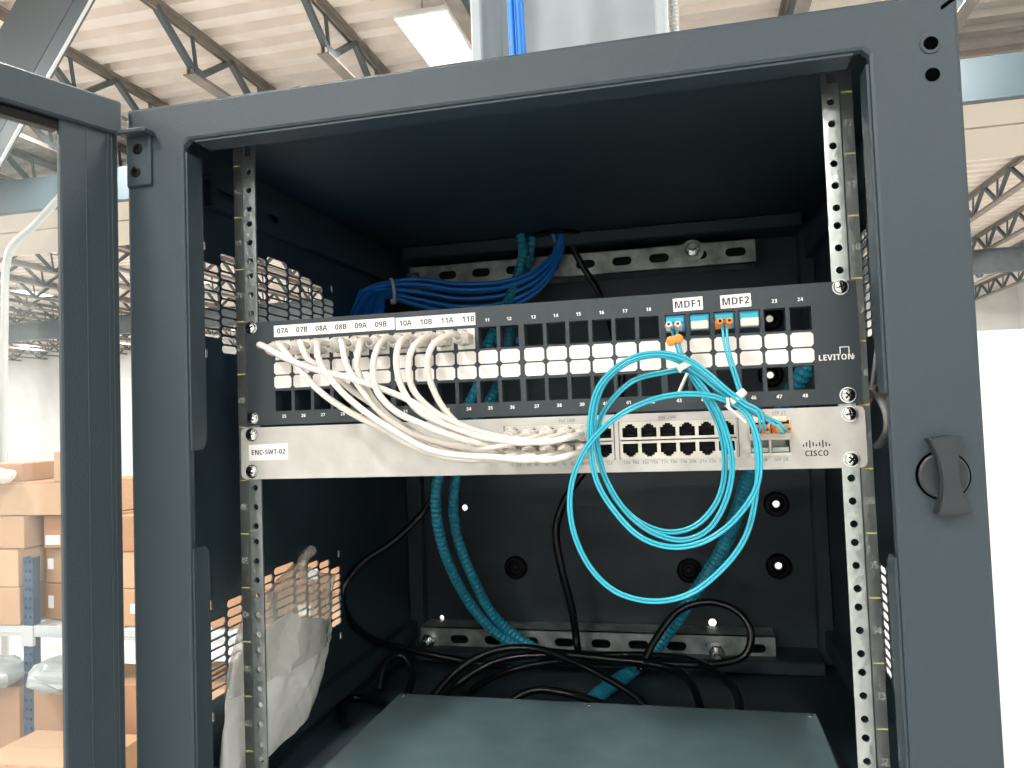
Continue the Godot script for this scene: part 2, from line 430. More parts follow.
func materials() -> void:
	sans = SystemFont.new()
	sans.font_names = PackedStringArray(["Droid Sans"])
	bold = SystemFont.new()
	bold.font_names = PackedStringArray(["Droid Sans"])
	bold.font_weight = 700
	var grain := noise_image(256, 0.12, 3)
	var fine := noise_image(256, 0.3, 9, 2)
	var streak := noise_image(256, 0.02, 5, 4, 14.0)
	var cloud := noise_image(256, 0.02, 7, 4)
	var powder := bumps(fine, 3.0)
	var soft := bumps(grain, 2.0)
	M.cabinet = mat(Color(0.17, 0.229, 0.262), 0.45, 0.0, powder, 15.0, 0.3)
	M.black = mat(Color(0.03, 0.04, 0.048), 0.5)
	M.rubber = mat(Color(0.025, 0.032, 0.038), 0.35)
	M.hole = mat(Color(0.012, 0.015, 0.018), 0.8)
	M.hole.metallic_specular = 0.05
	M.rubber.metallic_specular = 0.3
	M.latch = mat(Color(0.15, 0.18, 0.2), 0.36)
	M.panel = mat(Color(0.168, 0.21, 0.232), 0.5, 0.0, powder, 15.0, 0.12)
	M.zinc = mat(Color(0.86, 0.89, 0.89), 0.3, 0.95, soft, 4.0, 0.08, tinted(cloud, Color(0.86, 0.88, 0.88), Color(1, 1, 1)))
	M.galvanised = mat(Color(0.8, 0.83, 0.82), 0.4, 0.45, soft, 5.0, 0.15, tinted(cloud, Color(0.62, 0.66, 0.66), Color(1, 1, 1)))
	M.chrome = mat(Color(0.86, 0.88, 0.88), 0.14, 1.0)
	M.mark = mat(Color(0.78, 0.77, 0.42), 0.6)
	M.print_pale = mat(Color(0.66, 0.7, 0.66), 0.6)
	M.print_white = mat(Color(0.93, 0.94, 0.93), 0.55)
	M.print_dark = mat(Color(0.16, 0.17, 0.18), 0.6)
	M.print_grey = mat(Color(0.4, 0.41, 0.41), 0.6)
	M.silver = mat(Color(0.77, 0.773, 0.76), 0.45, 0.12, soft, 8.0, 0.06, tinted(cloud, Color(0.93, 0.925, 0.91), Color(1, 1, 1)))
	M.bezel = mat(Color(0.8, 0.795, 0.76), 0.35, 0.4)
	M.card = mat(Color(0.88, 0.872, 0.855), 0.5)
	M.tape = mat(Color(0.94, 0.945, 0.94), 0.45)
	M.white_cable = mat(Color(0.86, 0.84, 0.81), 0.38)
	M.white_cable.subsurf_scatter_enabled = true
	M.white_cable.subsurf_scatter_strength = 0.08
	M.clear_plug = mat(Color(0.87, 0.86, 0.82), 0.12)
	M.clear_plug.transparency = BaseMaterial3D.TRANSPARENCY_ALPHA
	M.clear_plug.albedo_color.a = 0.72
	M.white_plastic = mat(Color(0.9, 0.89, 0.86), 0.35)
	M.aqua = mat(Color(0.19, 0.65, 0.74), 0.26)
	M.orange = mat(Color(0.93, 0.55, 0.2), 0.35)
	M.adapter = mat(Color(0.16, 0.5, 0.66), 0.35)
	M.dust_cap = mat(Color(0.9, 0.85, 0.78), 0.4)
	M.blue_cable = mat(Color(0.12, 0.5, 0.86), 0.4)
	M.armour = mat(Color(0.16, 0.58, 0.69), 0.4)
	M.black_cable = mat(Color(0.035, 0.05, 0.06), 0.28)
	M.grey_cable = mat(Color(0.62, 0.62, 0.61), 0.45)
	M.brown_cable = mat(Color(0.42, 0.33, 0.3), 0.45)
	M.chassis = mat(Color(0.42, 0.5, 0.52), 0.22, 0.15, soft, 3.0, 0.02, tinted(cloud, Color(0.88, 0.9, 0.9), Color(1, 1, 1)))
	M.film = mat(Color(0.85, 0.85, 0.82), 0.14)
	M.film.transparency = BaseMaterial3D.TRANSPARENCY_ALPHA
	M.film.albedo_color.a = 0.34
	M.wrap = mat(Color(0.6, 0.635, 0.63), 0.25)
	M.white_film = mat(Color(0.95, 0.955, 0.95), 0.35)
	M.white_film.backlight_enabled = true
	M.white_film.backlight = Color(0.6, 0.6, 0.58)
	M.glass = mat(Color(0.75, 0.85, 0.87), 0.03)
	M.glass.transparency = BaseMaterial3D.TRANSPARENCY_ALPHA
	M.glass.albedo_color.a = 0.05
	# the warehouse
	M.deck = mat(Color(0.96, 0.925, 0.89), 0.6, 0.0, null, 0.6, 0.0, tinted(cloud, Color(0.93, 0.92, 0.91), Color(1, 1, 1)))
	M.wall = mat(Color(0.9, 0.905, 0.895), 0.8, 0.0, null, 0.3, 0.0, tinted(cloud, Color(0.95, 0.95, 0.95), Color(1, 1, 1)))
	M.floor = mat(Color(0.75, 0.745, 0.73), 0.5, 0.0, null, 0.4, 0.0, tinted(cloud, Color(0.82, 0.82, 0.82), Color(1, 1, 1)))
	M.steel = mat(Color(0.36, 0.4, 0.42), 0.5, 0.0, null, 1.0, 0.0, tinted(cloud, Color(0.85, 0.85, 0.85), Color(1, 1, 1)))
	M.joist = mat(Color(0.56, 0.53, 0.5), 0.55, 0.0, null, 1.0, 0.0, tinted(cloud, Color(0.85, 0.84, 0.83), Color(1, 1, 1)))
	M.girder = mat(Color(0.255, 0.315, 0.345), 0.5)
	M.cream_steel = mat(Color(0.78, 0.74, 0.69), 0.5)
	M.column = mat(Color(0.71, 0.75, 0.77), 0.55, 0.0, null, 0.8, 0.0, tinted(cloud, Color(0.93, 0.93, 0.93), Color(1, 1, 1)))
	M.brace = mat(Color(0.3, 0.34, 0.365), 0.5)
	M.lamp_housing = mat(Color(0.85, 0.86, 0.86), 0.4)
	M.lamp = mat(Color(1, 1, 1), 0.5)
	M.lamp.emission_enabled = true
	M.lamp.emission = Color(1.0, 0.985, 0.96)
	M.lamp.emission_energy_multiplier = 1.6
	for k in 3:
		var tone: Color = [Color(0.7, 0.57, 0.45), Color(0.66, 0.51, 0.39), Color(0.73, 0.61, 0.49)][k]
		M["carton%d" % k] = mat(tone, 0.8, 0.0, null, 2.0, 0.0, tinted(streak, Color(0.94, 0.93, 0.92), Color(1, 1, 1)))
	M.rack_blue = mat(Color(0.05, 0.21, 0.34), 0.4)
	M.rack_beam = mat(Color(0.72, 0.75, 0.76), 0.4, 0.3)
	M.yellow = mat(Color(0.93, 0.84, 0.35), 0.6)
	M.conduit = mat(Color(0.8, 0.81, 0.8), 0.35, 0.4)


func _ready() -> void:
	# camera, surroundings, exposure
	var cam := Camera3D.new()
	cam.name = "camera"
	cam.position = Vector3(0.125267, 1.744327, 0.577115)
	cam.rotation = Vector3(0.043623, 0.228074, -0.036337)
	cam.fov = 53.07
	cam.near = 0.02
	cam.far = 200.0
	add_child(cam)
	cam.current = true
	var env := Environment.new()
	env.background_mode = Environment.BG_COLOR
	env.background_color = Color(0.02, 0.02, 0.02)
	env.tonemap_mode = Environment.TONE_MAPPER_LINEAR
	env.tonemap_exposure = 1.65
	env.sdfgi_enabled = true
	env.ssao_enabled = true
	env.ssil_enabled = true
	var we := WorldEnvironment.new()
	we.name = "surroundings"
	we.environment = env
	add_child(we)
	materials()
	ceiling_lamps(8.5)
	warehouse()
	cabinet()
	struts()
	patch_panel()
	network_switch()
	white_cables()
	fibre_jumpers()
	rear_cables()
	lower_device()
	bag()
	shelving()
	clutter()


# ---------------------------------------------------------------- the warehouse
func ceiling_lamps(energy: float) -> void:
	var housing := Shape.new()
	housing.box(Vector3(-200, 0, -390), Vector3(200, 45, 390), 8)
	var face := Shape.new()
	face.box(Vector3(-186, -4, -376), Vector3(186, 0, 376), 1.5)
	var wire := Shape.new()
	wire.bar(Vector3(0, 45, 0), Vector3(0, 222, 0), 5, 5)
	var hm := housing.mesh()
	var fm := face.mesh()
	var wm := wire.mesh()
	for i in range(-6, 3):
		for j in range(-4, 5):
			var seen := i == 0 and j == 0
			var t := thing("ceiling_lamp", "bright rectangular lamp hanging above the cabinet's top edge" if seen else "rectangular white lamp in the rows hung under the roof deck far away", "lamp", Vector3(-1602 + 3700 * i, 2880, -4803 + 3700 * j), "" if seen else "warehouse ceiling lamps")
			place("housing", hm, M.lamp_housing, t)
			place("lamp_diffuser", fm, M.lamp, t)
			for z in [-320, 320]:
				place("hanger", wm, M.steel, t, Vector3(0, 0, z))
			var l := AreaLight3D.new()
			l.name = "light"
			l.area_size = Vector2(0.37, 0.75)
			l.light_energy = energy
			l.light_color = Color(1.0, 0.985, 0.965)
			l.shadow_enabled = true
			l.area_range = 60.0
			l.area_attenuation = 2.0
			l.position = Vector3(0, -0.009, 0)
			l.rotation = Vector3(-PI / 2, 0, 0)
			t.add_child(l)


func gusset_mesh() -> ArrayMesh:
	var s := Shape.new()
	s.prism([Vector2(-80, 0), Vector2(80, 0), Vector2(45, 75), Vector2(-45, 75)], -26, 26)
	return s.mesh()


func warehouse() -> void:
	var x0 := -26400.0
	var g0 := -26380.0
	var g1 := 8780.0
	var x1 := 8800.0
	var z0 := -22600.0
	var z1 := 12600.0
	var top := 3117.0
	var s := Shape.new(Vector3(0, -LIFT, 0))
	s.box(Vector3(x0, -LIFT - 200, z0), Vector3(x1, -LIFT, z1))
	struct("floor", s, M.floor)
	for w in [["wall_back", x0, x1, z0 - 200, z0], ["wall_front", x0, x1, z1, z1 + 200], ["wall_left", x0 - 200, x0, z0 - 200, z1 + 200], ["wall_right", x1, x1 + 200, z0 - 200, z1 + 200]]:
		s = Shape.new(Vector3((w[1] + w[2]) / 2, -LIFT, (w[3] + w[4]) / 2))
		s.box(Vector3(w[1], -LIFT - 200, w[3]), Vector3(w[2], top + 150, w[4]))
		struct(w[0], s, M.wall)
	# corrugated roof deck, its ribs along x
	s = Shape.new(Vector3(0, top, 0))
	var z := z0 - 200
	while z < z1 + 200:
		var prof := [Vector2(0, 0), Vector2(110, 0), Vector2(135, 62), Vector2(225, 62), Vector2(250, 0)]
		for k in 4:
			var a: Vector2 = prof[k]
			var b: Vector2 = prof[k + 1]
			var d := b - a
			s.quad(Vector3(x0 - 200, top + a.y, z + a.x), Vector3(x1 + 200, top + a.y, z + a.x), Vector3(x1 + 200, top + b.y, z + b.x), Vector3(x0 - 200, top + b.y, z + b.x), Vector3(0, -d.x, d.y))
		z += 250
	s.box(Vector3(x0 - 200, top + 100, z0 - 200), Vector3(x1 + 200, top + 200, z1 + 200))
	struct("ceiling", s, M.deck)
	# open web joists along z
	var foot := 2740.0
	var plate := gusset_mesh()
	for k in range(-21, 10):
		var x := -2370.0 + 1116.0 * k
		if x < x0 + 200 or x > x1 - 200:
			continue
		var near := k >= -3 and k <= 0
		var o := Vector3(x, foot, -6000)
		var t := thing("roof_joist", ["grey open web steel joist beside the bright hanging lamp", "grey open web steel joist, second outward from the bright hanging lamp", "grey open web steel joist, third outward from the bright hanging lamp", "grey open web steel joist, fourth outward from the bright hanging lamp"][-k] if near else "grey open web steel joist in the far rows under the deck", "joist", o, "" if near else "far roof joists")
		s = Shape.new(o)
		s.box(Vector3(x - 55, top - 14, z0), Vector3(x + 55, top - 2, z1))
		s.box(Vector3(x - 20, top - 62, z0), Vector3(x - 8, top - 14, z1))
		s.box(Vector3(x + 8, top - 62, z0), Vector3(x + 20, top - 14, z1))
		build("top_chord", s, M.joist, t)
		s = Shape.new(o)
		var end := -4480.0 if near else z1
		s.box(Vector3(x - 48, foot, z0), Vector3(x + 48, foot + 10, end))
		s.box(Vector3(x - 18, foot + 10, z0), Vector3(x - 8, foot + 52, end))
		s.box(Vector3(x + 8, foot + 10, z0), Vector3(x + 18, foot + 52, end))
		build("bottom_chord", s, M.joist, t)
		var web := Shape.new(o)
		z = -4586.0 - 930.0 * 19
		while z < z1 - 1000:
			for q in [[z, z + 480, 44.0], [z, z - 450, 44.0], [z, z + 60, 22.0]]:
				if near:
					web = Shape.new(o)
				web.bar(Vector3(x, foot + 25, q[0]), Vector3(x, top - 30, q[1]), q[2], q[2])
				if near and z > -12000 and z < -4500:
					build("web_bar", web, M.steel, t)
			if near and z > -12000 and z < -4500:
				var g := place("gusset", plate, M.steel, t, Vector3(0, 12, z + 6000))
				g.rotation.y = PI / 2
			z += 930
		if not near:
			build("web", web, M.steel, t)
	# girders along x: a boxed-in one with panels under it, and an open one far off
	var og := Vector3(-8000, 2268, -5670)
	var tg := thing("boxed_girder", "blue-grey boxed girder with pale panels under it beside the cabinet", "girder", og)
	s = Shape.new(og)
	s.box(Vector3(g0, 2268, -5690), Vector3(g1, 2585, -5670), 3)
	build("face_plate", s, M.girder, tg)
	s = Shape.new(og)
	s.box(Vector3(g0, 2252, -5720), Vector3(g1, 2268, -5645), 3)
	build("lower_flange", s, M.girder, tg)
	for r in [[-6330.0, -5720.0], [-7280.0, -6375.0]]:
		s = Shape.new(og)
		s.box(Vector3(g0, 2275, r[0]), Vector3(g1, 2295, r[1]), 2)
		build("soffit_panel", s, M.cream_steel, tg)
	s = Shape.new(og)
	s.box(Vector3(g0, 2310, -7280), Vector3(g1, 2585, -5700), 2)
	build("casing", s, M.steel, tg)
	og = Vector3(-8000, 2310, -14660)
	tg = thing("steel_girder", "grey steel girder farthest down the warehouse", "girder", og)
	s = Shape.new(og)
	s.box(Vector3(g0, 2326, -14667), Vector3(g1, 2722, -14653))
	build("web", s, M.steel, tg)
	for y in [2310.0, 2722.0]:
		s = Shape.new(og)
		s.box(Vector3(g0, y, -14745), Vector3(g1, y + 16, -14575), 3)
		build("flange", s, M.steel, tg)
	# a low white partition right of the cabinet
	s = Shape.new(Vector3(3300, -LIFT, -3050))
	s.box(Vector3(800, -LIFT, -3100), Vector3(6200, 335, -3000), 4)
	struct("wall_partition", s, M.wall)
	# the column that the cabinet hangs on
	var oc := Vector3(-35, -LIFT, -720)
	var tc := thing("steel_column", "pale grey steel column standing right behind the cabinet", "column", oc)
	for x in [-185.0, 98.0]:
		s = Shape.new(oc)
		s.box(Vector3(x, -LIFT, -860), Vector3(x + 18, 3100, -562), 3)
		build("flange", s, M.column, tc)
	s = Shape.new(oc)
	s.box(Vector3(-167, -LIFT, -716), Vector3(98, 3100, -704))
	build("web", s, M.column, tc)
	s = Shape.new(oc)
	s.box(Vector3(-330, -LIFT, -900), Vector3(250, -LIFT + 25, -520), 3)
	build("base_plate", s, M.column, tc)
	# flexible conduit on the column's edge
	var of := Vector3(127, -LIFT, -610)
	var tf := thing("flexible_conduit", "thin ribbed metal conduit running up the column's edge", "conduit", of)
	s = Shape.new(of)
	var pts := PackedVector3Array()
	var y := 250.0
	while y < 1400.0:
		pts.append(Vector3(127, y, -600))
		y += 3.0
	s.tube(pts, 6.5, 10, 0.0, 0.9)
	build("hose", s, M.conduit, tf)
	s = Shape.new(of)
	s.tube(PackedVector3Array([Vector3(127, -LIFT, -600), Vector3(127, 250, -600)]), 8, 10)
	s.tube(PackedVector3Array([Vector3(127, 1397, -600), Vector3(127, 3100, -600)]), 8, 10)
	build("pipe", s, M.conduit, tf)
	# diagonal brace at the top left
	var a := Vector3(-6135, -LIFT + 60, -3080)
	var b := Vector3(-2700, 3040, -3080)
	var tb := thing("diagonal_brace", "large dark grey steel brace slanting up behind the open glass door", "brace", a)
	var dir := (b - a).normalized()
	var across := Vector3(dir.y, -dir.x, 0)
	s = Shape.new(a)
	s.xf = Transform3D(Basis(across, Vector3(0, 0, 1), dir), a)
	s.box(Vector3(-40, 60, 0), Vector3(75, 76, (b - a).length()), 2)
	build("flange", s, M.brace, tb)
	s = Shape.new(a)
	s.xf = Transform3D(Basis(across, Vector3(0, 0, 1), dir), a)
	s.xf = s.xf * Transform3D(Basis(Vector3(0, 0, 1), 0.3), Vector3(-40, 60, 0))
	s.box(Vector3(-330, 0, 0), Vector3(0, 16, (b - a).length()))
	s.box(Vector3(-640, -60, 0), Vector3(-320, 0, (b - a).length()), 4)
	build("web", s, M.brace, tb)
	s = Shape.new(a)
	s.xf = Transform3D(Basis(across, Vector3(0, 0, 1), dir), a)
	s.box(Vector3(70, 76, 0), Vector3(78, 96, (b - a).length()), 2)
	build("lip", s, M.conduit, tb)
	s = Shape.new(a)
	s.box(Vector3(-6600, -LIFT, -3250), Vector3(-5900, -LIFT + 60, -2900), 4)
	build("foot_plate", s, M.brace, tb)


# ---------------------------------------------------------------- the cabinet
func disc(c: Vector2, r: float, sides := 12) -> Array:
	var out := []
	for k in sides:
		out.append(c + Vector2.from_angle(TAU * (k + 0.5) / sides) * r)
	return out


func slot(c: Vector2, hx: float, hy: float, cut: float) -> Array:
	return [c + Vector2(-hx + cut, -hy), c + Vector2(hx - cut, -hy), c + Vector2(hx, -hy + cut), c + Vector2(hx, hy - cut), c + Vector2(hx - cut, hy), c + Vector2(-hx + cut, hy), c + Vector2(-hx, hy - cut), c + Vector2(-hx, -hy + cut)]


func stadium(c: Vector2, hx: float, r: float) -> Array:
	var out := []
	for k in 14:
		var a := -PI / 2 + PI * (k % 7) / 6.0 + (PI if k > 6 else 0.0)
		out.append(c + Vector2((hx - r) * (1.0 if k < 7 else -1.0), 0) + Vector2.from_angle(a) * r)
	return out


func rect(c: Vector2, hx: float, hy: float) -> Array:
	return [c + Vector2(-hx, -hy), c + Vector2(hx, -hy), c + Vector2(hx, hy), c + Vector2(-hx, hy)]


func vented_side(s: Shape) -> void:
	var w := 1.6
	s.sheet(-52, 28, -299, 299, 0, w)
	s.sheet(294, 538, -299, 299, 0, w)
	for r in [[-299, -228], [-95, 95], [228, 299]]:
		s.sheet(28, 294, r[0], r[1], 0, w)
	var edges := [30.0, 57.4, 84.8, 112.2, 139.6, 182.4, 209.8, 237.2, 264.6, 292.0]
	var counts := [8, 11, 12, 13, 14, 13, 12, 11, 8]
	for c in [161.5, -161.5]:
		s.sheet(28, 30, c - 66.5, c + 66.5, 0, w)
		s.sheet(292, 294, c - 66.5, c + 66.5, 0, w)
		for k in 9:
			var u0: float = edges[k]
			var u1: float = edges[k + 1]
			var n: int = counts[k]
			var low: float = c - n * 8.7 / 2
			for i in n:
				var mid := Vector2((u0 + u1) / 2, low + 8.7 * (i + 0.5))
				s.cell(u0, u1, mid.y - 4.35, mid.y + 4.35, slot(mid, (u1 - u0) / 2 - 1.0, 3.55, 2.3), 0, w)
			for side in [-1.0, 1.0]:
				var v0: float = c - 66.5 if side < 0 else c + n * 4.35
				var v1: float = c - n * 4.35 if side < 0 else c + 66.5
				if k == 0 or k == 8:
					var e0: float = u0 if k == 0 else u1 - 8
					s.cell(e0, e0 + 8, v0, v1, slot(Vector2(e0 + 4, c + side * 49), 2, 4, 0.8), 0, w)
					s.sheet(u0 + (8 if k == 0 else 0), u1 - (0 if k == 0 else 8), v0, v1, 0, w)
				else:
					s.sheet(u0, u1, v0, v1, 0, w)


func cabinet() -> void:
	var o := Vector3(0, -300, -240)
	var t := thing("network_cabinet", "dark grey steel network cabinet hung open on the column", "cabinet", o)
	var s: Shape
	for side in [-1.0, 1.0]:
		s = Shape.new(o)
		s.xf = Transform3D(Basis(Vector3(0, 0, -1), Vector3(0, 1, 0), Vector3(-side, 0, 0)), Vector3(-300.0 if side < 0 else 297.0, 0, 0))
		vented_side(s)
		var p := build("side_panel", s, M.cabinet, t)
		p.set_meta("label", "side wall with two fields of slotted vent holes")
	s = Shape.new(o)
	s.box(Vector3(-300, 297.5, -540), Vector3(297, 300, 50))
	build("top_panel", s, M.cabinet, t)
	s = Shape.new(o)
	s.box(Vector3(-300, -300, -540), Vector3(297, -297.5, 50))
	build("bottom_panel", s, M.cabinet, t)
	s = Shape.new(o)
	s.xf = Transform3D(Basis(Vector3(1, 0, 0), PI / 2), Vector3(-47, 298, -478))
	s.lathe([Vector2(34, -4), Vector2(34, 4), Vector2(22, 4), Vector2(20, -4), Vector2(34, -4)], Vector3.ZERO, 28)
	build("cable_entry", s, M.rubber, t)
	# back wall with its knock-out holes
	var back := CSGBox3D.new()
	back.name = "back_panel"
	back.size = Vector3(594, 595, 2) * MM
	back.material = M.cabinet
	t.add_child(back)
	back.position = (Vector3(-1.5, 0, -538) - o) * MM
	for h in [[232, -87, 4.5], [231, -171, 4.5], [236, 168, 4.5], [233, 90, 4.5], [140, -250, 5.5], [-213, -88, 4.5], [-255, -252, 3.5], [-279, 292, 3], [60, 291, 3]]:
		var cut := CSGCylinder3D.new()
		cut.operation = CSGShape3D.OPERATION_SUBTRACTION
		cut.radius = h[2] * MM
		cut.height = 0.02
		cut.sides = 16
		back.add_child(cut)
		cut.position = Vector3(h[0] + 1.5, h[1], 0) * MM
		cut.rotation.x = PI / 2
	var g := Shape.new()
	g.lathe([Vector2(17, 0), Vector2(17, 5), Vector2(14.5, 8), Vector2(10, 8), Vector2(5.5, 3), Vector2(4.6, 0)], Vector3.ZERO, 28)
	var gm := g.mesh()
	for h in [[232, -87], [231, -171], [236, 168], [233, 90]]:
		place("grommet", gm, M.rubber, t, Vector3(h[0], h[1], -537) - o)
	g = Shape.new()
	g.lathe([Vector2(17, 0), Vector2(17, 5), Vector2(14.5, 7), Vector2(11, 7), Vector2(9, 3), Vector2(5, 3), Vector2(4, 6), Vector2(0, 6.5)], Vector3.ZERO, 28)
	gm = g.mesh()
	for h in [[-137, -176], [112, -178], [-190, 60]]:
		place("blind_grommet", gm, M.rubber, t, Vector3(h[0], h[1], -537) - o)
	# corner posts and cross members at the back
	for side in [-1.0, 1.0]:
		s = Shape.new(o)
		s.box(Vector3(side * 298 if side < 0 else 276.0, -297, -537), Vector3(-276.0 if side < 0 else 295.0, 297, -517), 1.5)
		build("corner_post", s, M.cabinet, t)
	for y in [[280.0, 297.5], [-297.5, -280.0]]:
		s = Shape.new(o)
		s.box(Vector3(-276, y[0], -537), Vector3(276, y[1], -470), 2)
		build("cross_member", s, M.cabinet, t)
	# side brackets that carry the rails
	for side in [-1.0, 1.0]:
		for v in [[246.0, 271.0], [-275.0, -253.0]]:
			s = Shape.new(o)
			s.xf = Transform3D(Basis(Vector3(0, 0, -1), Vector3(0, 1, 0), Vector3(-side, 0, 0)), Vector3(-298.0 if side < 0 else 295.0, 0, 0))
			s.cell(30, 100, v[0], v[1], slot(Vector2(62, (v[0] + v[1]) / 2), 24, 4, 0.8), 10, 12)
			s.cell(100, 170, v[0], v[1], slot(Vector2(135, (v[0] + v[1]) / 2), 10, 4, 0.8), 10, 12)
			s.sheet(170, 516, v[0], v[1], 10, 12)
			s.sheet(30, 516, v[1], v[1] + 1.6, 0, 12)
			s.sheet(30, 516, v[0] - 1.6, v[0], 0, 12)
			build("rail_bracket", s, M.cabinet, t)
	front_frame(t, o)
	for side in [-1.0, 1.0]:
		rail(t, o, side)
	door(t, o)


func loop(x0: float, x1: float, y0: float, y1: float, c: float, z: float) -> Array:
	return [Vector3(x0 + c, y0, z), Vector3(x1 - c, y0, z), Vector3(x1, y0 + c, z), Vector3(x1, y1 - c, z), Vector3(x1 - c, y1, z), Vector3(x0 + c, y1, z), Vector3(x0, y1 - c, z), Vector3(x0, y0 + c, z)]


func front_frame(t: Node3D, o: Vector3) -> void:
	var s := Shape.new(o)
	var loops := [loop(-304, 298, -301, 301, 1.5, 10), loop(-304, 298, -301, 301, 1.5, 53.5), loop(-303.2, 297.2, -300.2, 300.2, 1.6, 55.9), loop(-301, 295, -298, 298, 1.5, 57),
		loop(-254.5, 247.5, -272.5, 272.5, 5, 57), loop(-252.6, 245.6, -270.6, 270.6, 4.4, 56.2), loop(-252, 245, -270, 270, 4, 54.5), loop(-252, 245, -270, 270, 4, 51)]
	for k in loops.size() - 1:
		for j in 8:
			var a: Vector3 = loops[k][j]
			var b: Vector3 = loops[k][(j + 1) % 8]
			var c: Vector3 = loops[k + 1][(j + 1) % 8]
			var d: Vector3 = loops[k + 1][j]
			var nn := (b - a).cross(d - a) if (b - a).length() > 0.01 else (c - d).cross(d - a)
			if k == 3:
				nn = Vector3(0, 0, 1)
			elif k < 3 and nn.dot((a + c) / 2 * Vector3(1, 1, 0)) < 0:
				nn = -nn
			elif k > 3 and nn.dot((a + c) / 2 * Vector3(1, 1, 0)) > 0:
				nn = -nn
			s.quad(a, b, c, d, nn)
	# the back of the face, so that the sheet is closed
	for r in [[-302, -252, -299, 299], [245, 296, -299, 299], [-252, 245, 270, 299], [-252, 245, -299, -270]]:
		s.quad(Vector3(r[0], r[2], 51), Vector3(r[1], r[2], 51), Vector3(r[1], r[3], 51), Vector3(r[0], r[3], 51), Vector3(0, 0, -1))
	build("front_frame", s, M.cabinet, t)
	# folded returns round the opening
	for side in [[-252.0, -250.4, 1.0], [243.4, 245.0, -1.0]]:
		for r in ([[28.0, 261.0, 1], [-261.0, -47.0, -1]] if side[2] > 0 else [[51.0, 261.0, 1], [-261.0, -51.0, -1]]):
			s = Shape.new(o)
			var poly := []
			var y0: float = r[0]
			var y1: float = r[1]
			poly = [Vector2(-55, y0), Vector2(-36 if r[2] < 0 else -42, y0), Vector2(-36, y0 if r[2] < 0 else y0 + 6), Vector2(-36, y1 - 6 if r[2] < 0 else y1), Vector2(-42 if r[2] < 0 else -36, y1), Vector2(-55, y1)]
			s.xf = Transform3D(Basis(Vector3(0, 0, -1), Vector3(0, 1, 0), Vector3(1, 0, 0)), Vector3(side[0], 0, 0))
			s.prism(poly, 0, side[1] - side[0])
			build("folded_edge", s, M.cabinet, t)
	for y in [[270.0, 268.4], [-268.4, -270.0]]:
		s = Shape.new(o)
		s.box(Vector3(-243, y[1], 34), Vector3(236, y[0], 55))
		build("folded_edge", s, M.cabinet, t)
	# two bolt holes and the cut in the edge near the top right corner
	for h in [[281, 268.3, true], [281, 248.5, false]]:
		s = Shape.new(o)
		if h[2]:
			s.lathe([Vector2(6.6, 0), Vector2(6.3, 0.7), Vector2(4.4, 0.7), Vector2(3.7, -2)], Vector3(h[0], h[1], 57.02), 20)
			build("bolt_hole_rim", s, M.cabinet, t)
		s = Shape.new(o)
		s.lathe([Vector2(4.3, 0), Vector2(4.3, 0.35), Vector2(0, 0.35)], Vector3(h[0], h[1], 57.0), 20)
		build("bolt_hole", s, M.hole, t)
	s = Shape.new(o)
	s.prism([Vector2(288, 288.5), Vector2(297.6, 294.5), Vector2(297.6, 297.5), Vector2(288, 291.2)], 56.6, 57.2)
	build("edge_cut", s, M.hole, t)
	# quarter turn latch
	var c := Vector3(273, -0.5, 57)
	s = Shape.new(o)
	s.lathe([Vector2(15.4, 0), Vector2(15.4, 1.2), Vector2(14.2, 1.2)], c, 36)
	build("latch_gasket", s, M.hole, t)
	s = Shape.new(o)
	s.lathe([Vector2(14.2, 0), Vector2(14.2, 2.6), Vector2(13.2, 3.4), Vector2(0, 2.2)], c, 36, true)
	var latch := build("latch", s, M.latch, t)
	latch.set_meta("label", "black quarter turn latch with a waisted handle")
	s = Shape.new(o)
	s.xf = Transform3D(Basis(Vector3(0, 0, 1), deg_to_rad(3)), c + Vector3(1.5, 0.5, 0))
	for level in [[0.0, 0.0, 9.0], [0.9, 9.0, 10.2]]:
		var poly := []
		for k in 13:
			var f := -1.0 + k / 6.0
			poly.append(Vector2(5.0 + 4.6 * f * f - level[0] * 0.8, f * (23 - level[0])))
		poly.append(Vector2(0, 24 - level[0]))
		for k in 13:
			var f := 1.0 - k / 6.0
			poly.append(Vector2(-5.0 - 4.6 * f * f + level[0] * 0.8, f * (23 - level[0])))
		poly.append(Vector2(0, -24 + level[0]))
		s.prism(poly, level[1], level[2])
	build("latch_handle", s, M.latch, t)
	# hinge plate
	s = Shape.new(o)
	s.box(Vector3(-302, 237, 56), Vector3(-280, 281, 60), 1.2)
	s.box(Vector3(-303, 276, 57), Vector3(-277, 280, 70), 1)
	var hinge := build("hinge_plate", s, M.cabinet, t)
	for h in [[-291, 266.5], [-293, 248.5]]:
		s = Shape.new(o)
		s.lathe([Vector2(4.2, 0), Vector2(4.2, 0.8), Vector2(2.8, 1.4), Vector2(1.4, 1.4), Vector2(1.2, 0.4), Vector2(0, 0.4)], Vector3(h[0], h[1], 60), 18)
		build("hinge_screw", s, M.rubber, hinge)


